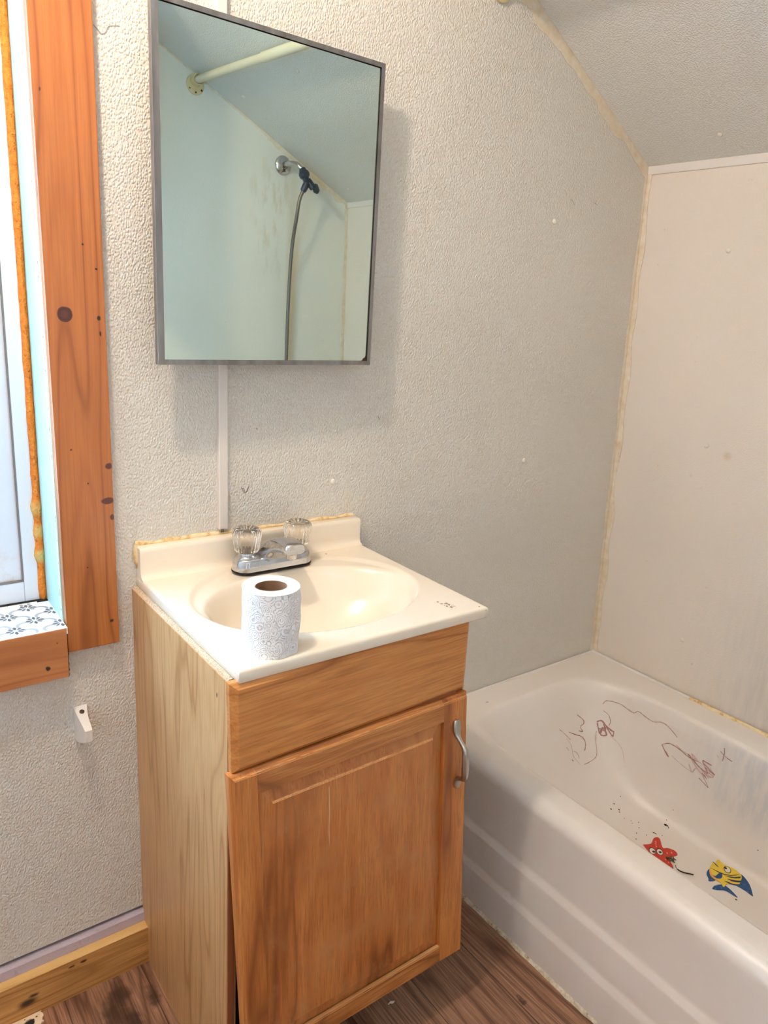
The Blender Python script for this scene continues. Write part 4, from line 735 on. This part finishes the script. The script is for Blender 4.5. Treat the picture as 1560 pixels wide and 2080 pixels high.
# sink top
sink = thing('sink_top', 'cream moulded sink top with oval basin on the vanity', 'sink', (.662, -.215, ZB))
SX0, SX1, SY0 = .4195, .9050, -.4302
OX, OY, RX, RY = .665, -.207, .2185, .1785
def topz(x, y):
    e = math.hypot((x-OX)/RX, (y-OY)/RY); z = ZT
    sm = lambda a, b, t: (lambda q: q*q*(3-2*q))(min(1, max(0, (t-a)/(b-a))))
    z -= .0045*(1-sm(.945, 1.0, e))
    bx, by, rx, ry = .668, -.232, .190, .128
    e2 = math.hypot((x-bx)/rx, (y-by)/ry)
    if e2 < 1.25:
        q = max(0, 1-(e2/1.12)**2.3); z -= .128*(q**.80 if q > 0 else 0)*sm(1.13, .92, e2)
    return z
b = BM(); NX, NY = 120, 108; r = .005
gx = [SX0+r+(SX1-SX0-2*r)*i/NX for i in range(NX+1)]; gy = [SY0+r+(-.0005-SY0-r)*j/NY for j in range(NY+1)]
G = [[b.verts.new((x, y, topz(x, y))) for y in gy] for x in gx]
for i in range(NX):
    for j in range(NY): b.faces.new((G[i][j], G[i+1][j], G[i+1][j+1], G[i][j+1]))
loop = [G[0][j] for j in range(NY, -1, -1)] + [G[i][0] for i in range(1, NX+1)] + [G[NX][j] for j in range(1, NY+1)]
cur = loop
def outward(v, off, z):
    x, y = v
    x2 = x-off if x <= SX0+r+1e-6 else (x+off if x >= SX1-r-1e-6 else x); y2 = y-off if y <= SY0+r+1e-6 else y
    return (x2, y2, z)
base_xy = [(v.co.x, v.co.y) for v in loop]
for off, dz in [(r*math.sin(a), r*(1-math.cos(a))) for a in (.4, .8, 1.2, 1.5708)] + [(r, ZT-ZB-.002), (r-.002, ZT-ZB)]:
    nxt = [b.verts.new(outward(q, off, ZT-dz)) for q in base_xy]
    for i in range(len(cur)-1): b.faces.new((cur[i], cur[i+1], nxt[i+1], nxt[i]))
    cur = nxt
# underside rim
inn = [b.verts.new((min(max(v.co.x, SX0+.03), SX1-.03), max(v.co.y, SY0+.03), ZB)) for v in cur]
for i in range(len(cur)-1):
    try: b.faces.new((cur[i], cur[i+1], inn[i+1], inn[i]))
    except ValueError: pass
mesh('countertop', b, MAT['marble'], sink, smooth=60)
b = BM()
pr = [(-.0004, ZT-.0045), (-.0004, .9170), (-.0150, .9170), (-.0195, .9158), (-.0218, .9125), (-.0225, .9080), (-.0226, .8760), (-.0232, .8690), (-.0256, .8632), (-.0298, .8600), (-.0350, .8584), (-.0350, ZT-.0045)]
loft(b, [[(x, y, z) for y, z in q] for x, q in ((SX0+.0003, [(y*1, min(z, .9150) if y < -.001 else z-.0005) for y, z in pr]), (SX0+.002, pr), (SX1-.004, pr), (SX1-.001, [(y, min(z, .9150)) for y, z in pr]), (SX1, [(y, min(z, .9120)) for y, z in pr]))])
mesh('backsplash', b, MAT['marble'], sink, smooth=35)
b = BM(); wavy_strip(b, (SX0-.001, -.0, .9160), (SX1-.006, -.0, .9168), .0075, .0055, (0,0,1), (0,-1,0), 50, .35, .004, 11)
rings = []
for i in range(15):
    t = i/14; z = .922-.048*t; w = .0062*math.sin(math.pi*min(1, t*1.05+.04))**.6+.0008*noise.noise((t*9, 1, 2)); rings.append([(SX0+.001, -.0005, z), (SX0+.001, -.0085, z), (SX0-w*.7, -.0065, z), (SX0-w, -.0015, z)])
loft(b, rings); mesh('caulk_bead', b, MAT['caulk_y'], sink, smooth=60, label='yellowed caulk along the backsplash')
b = BM(); lathe(b, (.668, -.232, topz(.668, -.232)-.001), (0,0,1), [(0, .022), (.0025, .022), (.0035, .020), (.002, .014), (.001, .0)], 28, cap1=False); mesh('drain', b, MAT['chrome'], sink, smooth=50)

# ------------------------------------------------------------------ faucet
FX, FY, FZ = .6670, -.0640, .8588
fau = thing('faucet', 'chrome two handle faucet with clear fluted knobs behind the basin', 'faucet', (FX, FY, FZ))
def stad(hl, hw, z, n=40, dx=0, dy=0):
    o = []
    for k in range(n):
        a = 2*math.pi*k/n; c, s = math.cos(a), math.sin(a)
        x = (hl-hw)*(1 if c > 0 else -1) + hw*c if abs(c) > 1e-6 else 0
        o.append((FX+dx+x, FY+dy+hw*s, z))
    return o
b = BM(); loft(b, [stad(.0845, .0285, FZ-.0004), stad(.0845, .0285, FZ+.0030)]); mesh('gasket', b, MAT['black'], fau, smooth=40)
b = BM(); loft(b, [stad(.0840, .0280, FZ+.0030), stad(.0840, .0280, FZ+.006), stad(.0810, .0262, FZ+.021), stad(.0790, .0242, FZ+.0255), stad(.0745, .020, FZ+.0275)]); body = mesh('body', b, MAT['chrome'], fau, smooth=50)
# spout: a broad tongue rising out of the body
b = BM(); rings = []
for y, zt, zb, hw in [(.021,.026,.018,.040), (.016,.034,.018,.039), (.005,.047,.018,.0365), (-.010,.058,.018,.0335), (-.0225,.0645,.019,.031), (-.030,.0675,.026,.029), (-.038,.0695,.0355,.0268), (-.050,.0715,.0435,.0243), (-.064,.0725,.0470,.0224), (-.080,.0720,.0475,.0210), (-.0885,.0700,.0482,.0204), (-.0908,.0680,.0500,.0188)]:
    zc, hh, rg = (zt+zb)/2, (zt-zb)/2, []
    for k in range(32):
        a = 2*math.pi*k/32; c, s_ = math.cos(a), math.sin(a); n_ = 4.2
        kk = (abs(c)**n_+abs(s_)**n_)**(-1/n_); rg.append((FX+hw*c*kk*(1-.14*max(0, s_*kk)), FY+y, FZ+zc+hh*s_*kk))
    rings.append(rg)
loft(b, rings)
mesh('spout', b, MAT['chrome'], fau, smooth=45)
b = BM(); lathe(b, (FX, FY-.074, FZ+.0490), (0,0,-1), [(0, .0105), (.010, .0105), (.0115, .0095), (.0115, .0075), (.009, .007)], 24); mesh('aerator', b, MAT['chrome'], fau, smooth=40)
for s in (-1, 1):
    kx = FX+s*.0555
    b = BM(); lathe(b, (kx, FY, FZ+.0255), (0,0,1), [(0, .0215), (.003, .0205), (.0055, .0165), (.009, .0150), (.012, .0150)], 32); mesh('collar', b, MAT['chrome'], fau, smooth=40)
    b = BM(); rings = []
    for z, rad, fl in ((.0375,.0190,0), (.0385,.0212,.4), (.042,.0232,1), (.060,.0262,1), (.074,.0280,.9), (.0790,.0276,.5), (.0822,.0255,.2), (.0842,.0220,0), (.0848,.0160,0), (.0830,.0118,0)):
        rings.append([(kx+(rad*(1+.035*fl*math.cos(20*a)))*math.cos(a), FY+(rad*(1+.035*fl*math.cos(20*a)))*math.sin(a), FZ+z) for a in [2*math.pi*k/120 for k in range(120)]])
    loft(b, rings); kn = mesh('knob', b, MAT['acrylic'], fau, smooth=60, label='clear fluted acrylic knob')
    b = BM(); lathe(b, (kx, FY, FZ+.0370), (0,0,1), [(0, .0085), (.010, .0085), (.012, .0050), (.014, .0048), (.015, .0)], 20, cap1=False); mesh('stem', b, MAT['brass'], kn, smooth=40)

# ------------------------------------------------------------------ toilet roll
RXc, RYc, RR, RH = .4922, -.3841, .0434, .0994
roll = thing('toilet_paper_roll', 'white quilted toilet paper roll standing on the sink top', 'toilet paper', (RXc, RYc, ZT))
b = BM(); NA = 200; NZ = 60
def rad(a, z):
    # a measured so that the loose sheet's edge ends at the right of the roll
    t = (A_END-a) % (2*math.pi)          # distance back from the loose edge
    loose = max(0, 1-t/2.0)
    w = noise.noise((math.cos(a)*2.2+z*9, math.sin(a)*2.2-z*14, z*30))+.6*noise.noise((math.cos(a)*5+2, math.sin(a)*5, z*60+4))
    f = z/RH
    return RR-.0012+.0030*loose*(.5+1.1*w)*(.35+.65*min(1, (1-f)*5, 1)) + .0004*w
A_END = -.52
rings = []
for j in range(NZ+1):
    z = RH*j/NZ; rings.append([(RXc+rad(a, z)*math.cos(a), RYc+rad(a, z)*math.sin(a), ZT+.0002+z) for a in [A_END+.0001+2*math.pi*k/NA for k in range(NA)]])
# order runs from the loose edge (k=0, a=A_END) back round the roll
loft(b, rings, cap0=False, cap1=False)
def core(a): return .0245*(1-.12*max(0, math.cos(a+2.2))**2)
top = rings[-1]; mid = [(RXc+RR*.985*math.cos(a), RYc+RR*.985*math.sin(a), ZT+RH+.0003) for a in [A_END+.0001+2*math.pi*k/NA for k in range(NA)]]
inner = [(RXc+core(a)*math.cos(a), RYc+core(a)*.93*math.sin(a), ZT+RH-.0006) for a in [A_END+.0001+2*math.pi*k/NA for k in range(NA)]]
loft(b, [top, mid, inner], cap0=False, cap1=False, mi=1)
mesh('paper', b, [MAT['tissue'], MAT['tissue_end']], roll, smooth=50)
b = BM(); loft(b, [[(RXc+(core(a)-d)*math.cos(a), RYc+(core(a)*.93-d)*math.sin(a), ZT+z) for a in [2*math.pi*k/48 for k in range(48)]] for d, z in ((.0004,.001), (.0004,RH-.0004), (.0015,RH-.0004), (.0015,.001))], cap0=False, cap1=False)
mesh('core', b, MAT['cardboard'], roll, smooth=60)

# ------------------------------------------------------------------ mirror
mir = thing('wall_mirror', 'rectangular wall mirror in a thin aluminium frame above the sink', 'mirror', (.66, -.03, 1.2493))
ma, mw, mx1, my1, mz0, mz1 = .0268, .4395, .8834, -.058, 1.2493, 1.7905
tx, ty = math.cos(ma), math.sin(ma)
def MP(u, z, d): # u from right edge to the left, d back into the wall
    return (mx1-u*tx-d*math.sin(ma)*-1*0, my1-u*ty+d, z)
def mprism(b, pts, d0, d1, mi=0):
    loft(b, [[MP(u, z, d0) for u, z in pts], [MP(u, z, d1) for u, z in pts]], mi=mi)
fw = .0075
fr = thing  # (keeps names short below)
for nm, pts in (('frame_bar', [(0,mz0),(mw,mz0),(mw-.011,mz0+fw),(fw,mz0+fw)]), ('frame_bar', [(0,mz1),(mw,mz1),(mw-.011,mz1-fw),(fw,mz1-fw)]), ('frame_bar', [(0,mz0),(fw,mz0+fw),(fw,mz1-fw),(0,mz1)]), ('frame_bar', [(mw,mz0),(mw-.011,mz0+fw),(mw-.011,mz1-fw),(mw,mz1)])):
    b = BM(); loft(b, [[MP(u, z, .012) for u, z in pts], [MP(u, z, .0006) for u, z in pts], [MP(u+(.0006 if u < mw/2 else -.0006), z+(.0006 if z < 1.5 else -.0006), 0) for u, z in pts]]); mesh(nm, b, MAT['mframe'], mir)
b = BM(); mprism(b, [(fw-.002,mz0+fw-.002),(mw-.009,mz0+fw-.002),(mw-.009,mz1-fw+.002),(fw-.002,mz1-fw+.002)], .0034, .0064); mesh('glass', b, MAT['mirror'], mir)
b = BM(); mprism(b, [(.002,mz0+.002),(mw-.002,mz0+.002),(mw-.002,mz1-.002),(.002,mz1-.002)], .0066, .013); mesh('backing', b, plain('mirror_backing', srgb(120,100,86), .8), mir)
b = BM(); c0 = [(fw,mz0+fw)]
pts = [(fw, mz0+fw), (fw, mz0+fw+.013), (fw+.003, mz0+fw+.0105), (fw+.0045, mz0+fw+.007), (fw+.0085, mz0+fw+.0055), (fw+.0105, mz0+fw+.002), (fw+.015, mz0+fw)]
mprism(b, pts, .0030, .0034); mesh('worn_corner', b, MAT['desilver'], mir, label='black desilvered corner')
b = BM()
e = .0016
for pts in ([(fw,mz1-fw),(mw-.011,mz1-fw),(mw-.011,mz1-fw-e),(fw,mz1-fw-e)], [(fw,mz0+fw),(fw+e,mz0+fw),(fw+e,mz1-fw),(fw,mz1-fw)]): mprism(b, pts, .0029, .0034)
mesh('gasket', b, MAT['black'], mir)
b = BM(); box(b, .52, .80, -.052, -.0005, 1.62, 1.64, .001); mesh('hanger', b, MAT['inside'], mir)

# ------------------------------------------------------------------ raceway, cord
b = BM()
pr = [(.5795, 0), (.5795, -.009), (.5812, -.0105), (.5965, -.0105), (.5980, -.009), (.5980, 0)]
loft(b, [[(x-.004*(z-.93)/.85*0+(z-.93)*-.0040, y, z) for x, y in pr] for z in (.9295, 1.3, 2.34)])
single('cable_raceway', b, MAT['raceway'], 'narrow white cable raceway running up the wall behind the mirror', 'cable cover')
b = BM()
for dx in (-.0016, .0016): tube(b, [(.5888+dx, -.003, .9205), (.5888+dx, -.003, .94)], .0011, 8)
single('power_cord', b, plain('grey_cord', srgb(96,88,80), .5), 'short grey cord end under the white cable raceway', 'cord', smooth=60)

# ------------------------------------------------------------------ paper holder arms
def bracket(x, label):
    b = BM()
    # wall end wide and tall, tapering to a blunt nose; the right side is hollowed
    sec = [(.0, -.0125, .0115, .622, .556), (-.012, -.0118, .0085, .6170, .5575), (-.024, -.0100, .0068, .6105, .5605), (-.036, -.0080, .0066, .6035, .5655), (-.047, -.0062, .0068, .5965, .5715), (-.0490, -.0058, .0064, .5950, .5725)]
    loft(b, [[(x+l, y, z0), (x+r_, y, z0), (x+r_, y, z1), (x+l, y, z1)] for y, l, r_, z1, z0 in sec])
    t = thing('paper_holder_arm', label, 'toilet paper holder', (x, 0, .55), 'toilet paper holder arms')
    o = mesh('arm', b, MAT['white_plastic'], t, smooth=30)
    b = BM(); lathe(b, (x-.001, -.013, .6158), (0,-.45,.9), [(0, .0044), (.0012, .0044), (.0018, .0025), (.0018, 0)], 18, cap1=False); mesh('screw', b, MAT['screw'], t)
    return t
bracket(.3085, 'white plastic paper holder arm on the wall beside the vanity')
bracket(.1420, 'white plastic paper holder arm at the left edge, farther from the vanity')

# ------------------------------------------------------------------ screw caps
def cap(p, n, label):
    b = BM(); lathe(b, Vector(p), n, [(-.0012, .0064), (.0012, .0064), (.0028, .0056), (.0041, .0038), (.0047, .0016), (.0048, 0)], 20, cap1=False)
    return single('screw_cap', b, MAT['cap'], label, 'screw cap', 'screw caps on the wall panels', smooth=60)
cap((1.4446, -.0, 1.5849), (0,-1,0), 'white screw cap on the mirror wall, upper one near the tub corner')
cap((1.4302, -.0, 1.0022), (0,-1,0), 'white screw cap on the mirror wall, lower one near the tub corner')
cap((.8432, -.0, .9989), (0,-1,0), 'white screw cap on the wall between mirror and backsplash')
cap((1.797, -0.2503, 1.5459), (-1,0,0), 'white screw cap on the tub side wall, topmost below the slope')
cap((1.8161, -0.2708, 1.0667), (-1,0,0), 'white screw cap on the tub side wall, middle one of the column')
cap((1.8374, -0.2883, 0.5183), (-1,0,0), 'white screw cap on the tub side wall, lowest one near the rim')
sn = (-.48, 0, -.877)
def scap(x, y, label): cap((x, y, slz(x, y)), sn, label)
scap(1.7168, -.2272, 'white screw cap on the sloped ceiling above the tub corner')
scap(1.277, -.9627, 'white screw cap on the slope, reflected just under the curtain rod')
scap(1.2924, -1.3142, 'white screw cap on the slope, reflected beside the shower wall seam')
scap(1.7445, -1.3169, 'white screw cap on the slope, reflected above the shower corner')

# ------------------------------------------------------------------ curtain rod
RA = Vector((1.2065, -.0005, 2.0260)); RB = Vector((1.1680, -1.4180, 2.0530))
rod = thing('curtain_rod', 'ivory shower curtain rod under the sloped ceiling, seen in the mirror', 'curtain rod', tuple(RA))
dv = (RB-RA).normalized(); L = (RB-RA).length
b = BM(); tube(b, [RA+dv*.012, RA+dv*(L*.70)], .0148, 24); mesh('outer_tube', b, MAT['rod'], rod, smooth=40)
b = BM(); tube(b, [RA+dv*(L*.69), RB-dv*.012], .0125, 24); mesh('inner_tube', b, MAT['rod'], rod, smooth=40)
for P_, d_ in ((RA, dv), (RB, -dv)):
    b = BM(); c_ = P_+Vector((0,0,-.013))
    lathe(b, c_, d_, [(0, .031), (.003, .031), (.005, .029), (.0055, .024)], 32); fl = mesh('flange', b, MAT['flange'], rod, smooth=40)
    b = BM(); lathe(b, P_, d_, [(.003, .0205), (.026, .0185), (.026, .0150), (.020, .0150)], 28); mesh('socket', b, MAT['flange'], rod, smooth=40)
    for sx, sz in ((-.021, -.014), (.021, -.014), (0, -.024)):
        b = BM(); lathe(b, c_+Vector((sx, 0, sz))+d_*.004, d_, [(0, .0032), (.0016, .003), (.002, 0)], 12, cap1=False); mesh('screw', b, MAT['screw'], fl)

# ------------------------------------------------------------------ shower arm, holder, hose (on the wall the mirror shows)
YE = -1.4185
sh = thing('shower_hose_set', 'chrome shower arm with navy holder and grey hose, seen in the mirror', 'shower', (1.5156, YE, 1.8452))
E_ = Vector((1.5150, YE+.0003, 1.8455))
b = BM(); lathe(b, E_, (0,1,0), [(0, .034), (.002, .034), (.006, .031), (.011, .022), (.013, .013), (.010, .0118)], 40); mesh('escutcheon', b, MAT['chrome'], sh, smooth=60)
b = BM(); arm = smoothpts([E_+Vector((0,.004,0)), E_+Vector((.006,.035,.004)), E_+Vector((.020,.062,.000)), E_+Vector((.034,.080,-.018))], 6); tube(b, arm, .0098, 18); mesh('arm', b, MAT['chrome'], sh, smooth=60)
Hd = arm[-1]
b = BM(); ax = Vector((.28, .35, -1)).normalized()
lathe(b, Hd-ax*.006, ax, [(0, .0120), (.008, .0135), (.012, .0175), (.020, .0200), (.030, .0185), (.036, .0130), (.050, .0120), (.056, .0120)], 8)
lathe(b, Hd+ax*.058+Vector((.012,0,.004)), Vector((.55,.3,-.7)), [(-.022, .011), (-.02, .013), (.012, .013), (.014, .011)], 10)
h0 = Hd+ax*.058+Vector((-.014,0,-.004)); ha = Vector((-.42,-.1,-.9)).normalized()
lathe(b, h0-ha*.016, ha, [(0, .010), (.004, .0125), (.030, .0115), (.036, .0085)], 12)
lathe(b, Hd+ax*.062+Vector((.028,.004,-.002)), Vector((.35,.2,-.9)), [(-.016, .007), (-.012, .012), (.010, .012), (.018, .004)], 6)
mesh('holder', b, MAT['navy'], sh, smooth=30, label='navy plastic hose holder')
q0 = h0+ha*.018
hose = smoothpts([q0, q0+Vector((-.010,-.006,-.03)), q0+Vector((-.017,-.012,-.09)), (1.5300, YE+.05, 1.55), (1.5285, YE+.036, 1.35), (1.5300, YE+.03, 1.10), (1.533, YE+.03, .80), (1.54, YE+.05, .55), (1.545, YE+.12, .30), (1.54, YE+.22, .13), (1.52, YE+.34, .083), (1.49, YE+.42, .081)], 8)
b = BM(); tube(b, hose, .0066, 12); mesh('hose', b, MAT['hose'], sh, smooth=180)

# ------------------------------------------------------------------ bits on the floor
b = BM()
out = [(0.0934, -0.0207, 0.006), (0.1267, -0.0214, 0.006), (0.1398, -0.0241, 0.006), (0.1604, -0.0248, 0.006), (0.1797, -0.0246, 0.006), (0.1975, -0.0244, 0.006), (0.1977, -0.0315, 0.006), (0.1954, -0.0338, 0.006), (0.1988, -0.0385, 0.006), (0.1992, -0.045, 0.006), (0.1959, -0.0478, 0.006), (0.1947, -0.0531, 0.006), (0.1968, -0.0557, 0.006), (0.192, -0.0574, 0.006), (0.1886, -0.0649, 0.006), (0.1865, -0.0825, 0.006), (0.1716, -0.0959, 0.006), (0.0999, -0.0818, 0.006)]
poly(b, [(p[0]+random.uniform(-.0004,.0004), min(p[1], -.0312), .0015) for p in out], thick=.0045)
single('torn_floor_patch', b, MAT['scrap'], 'torn cream floor patch with black holes against the baseboard', 'flooring scrap')
b = BM(); poly(b, [(p[0], p[1], .0004) for p in [(0.7736, -0.3912, 0.0006), (0.7818, -0.3886, 0.0006), (0.7901, -0.3927, 0.0006), (0.7857, -0.3951, 0.0006), (0.781, -0.3947, 0.0006), (0.7783, -0.3916, 0.0006), (0.7747, -0.3931, 0.0006)]], thick=.0006)
single('paper_scrap', b, MAT['paper'], 'tiny white paper scrap on the dark floor in front of the vanity', 'paper scrap')

# pencil scribbles on the back wall
b = BM()
for q in [[(0.6296, -0.0006, 1.0064), (0.6339, -0.0006, 0.998), (0.6393, -0.0006, 0.9945), (0.6434, -0.0006, 1.0021), (0.6476, -0.0006, 1.0087)], [(0.6393, -0.0006, 0.9945), (0.6424, -0.0006, 0.9982), (0.6455, -0.0006, 1.0049)], [(0.6307, -0.0006, 1.0023), (0.6349, -0.0006, 1.0039), (0.6371, -0.0006, 0.9967)], [(0.3816, -0.0006, 1.746), (0.3885, -0.0006, 1.7398), (0.3934, -0.0006, 1.7364), (0.4002, -0.0006, 1.7413), (0.4034, -0.0006, 1.7486), (0.4124, -0.0006, 1.7521), (0.4206, -0.0006, 1.7534)], [(0.9529, -0.0006, 1.1341), (0.9587, -0.0006, 1.1263)], [(1.5833, -0.0006, 1.6437), (1.5936, -0.0006, 1.6403)], [(0.66, -0.0006, 1.1218), (0.6632, -0.0006, 1.1198)], [(1.4944, -0.0006, 1.6405), (1.511, -0.0006, 1.6303)]]:
    ribbon(b, smoothpts(q, 4), .0014, (0,-1,0), 0, .3)
struct('pencil_marks', b, plain('pencil', srgb(150,140,132), .8), parent=wall_back)

# ------------------------------------------------------------------ camera, light, world
cam = bpy.data.cameras.new('camera'); co = bpy.data.objects.new('camera', cam); link(co)
R_, U_, F_ = [(0.8040022214016161, -0.5917529616995706, 0.05838544596946411), (0.11214503345885327, 0.24732652216838194, 0.9624204293875965), (0.5839554087871602, 0.7672405253581692, -0.265213228924089)]
m4 = Matrix(((R_[0],U_[0],-F_[0],8.45446589095826e-06),(R_[1],U_[1],-F_[1],-1.2944211645146806),(R_[2],U_[2],-F_[2],1.362094079217185),(0,0,0,1)))
co.matrix_world = m4; cam.sensor_fit = 'AUTO'; cam.sensor_width = 36.; cam.lens = 36*1505.6183312968133/2080; cam.clip_start = .01
S.camera = co

def light(name, typ, loc, energy, col, **kw):
    l = bpy.data.lights.new(name, typ); l.energy = energy; l.color = col
    for k, v in kw.items(): setattr(l, k, v)
    o = bpy.data.objects.new(name, l); link(o); o.location = loc; return o
light('ceiling_bulb', 'POINT', (.07, -.48, 2.27), 38., (1., .85, .69), shadow_soft_size=.036)
o = light('fill_light', 'AREA', (-.05, -2.1, 1.45), 4., (.74, .86, 1.), shape='RECTANGLE', size=1.3, size_y=1.7); o.rotation_euler = (math.radians(90), 0, 0)  # soft fill added behind the camera to brighten the room; no doorway there

W = bpy.data.worlds.new('sky'); S.world = W; W.use_nodes = True
bg = W.node_tree.nodes['Background']; bg.inputs[0].default_value = (.38, .65, 1., 1); bg.inputs[1].default_value = 18.

S.view_settings.view_transform = 'Standard'; S.view_settings.look = 'None'; S.view_settings.gamma = 1; S.view_settings.use_curve_mapping = False; S.view_settings.exposure = -.03
S.cycles.use_denoising = True; S.cycles.use_adaptive_sampling = True; S.cycles.adaptive_threshold = .12; S.cycles.adaptive_min_samples = 20
S.cycles.max_bounces = 10; S.cycles.diffuse_bounces = 4; S.cycles.transmission_bounces = 12; S.cycles.glossy_bounces = 6
S.cycles.caustics_reflective = False; S.cycles.caustics_refractive = False; S.cycles.sample_clamp_indirect = 8.
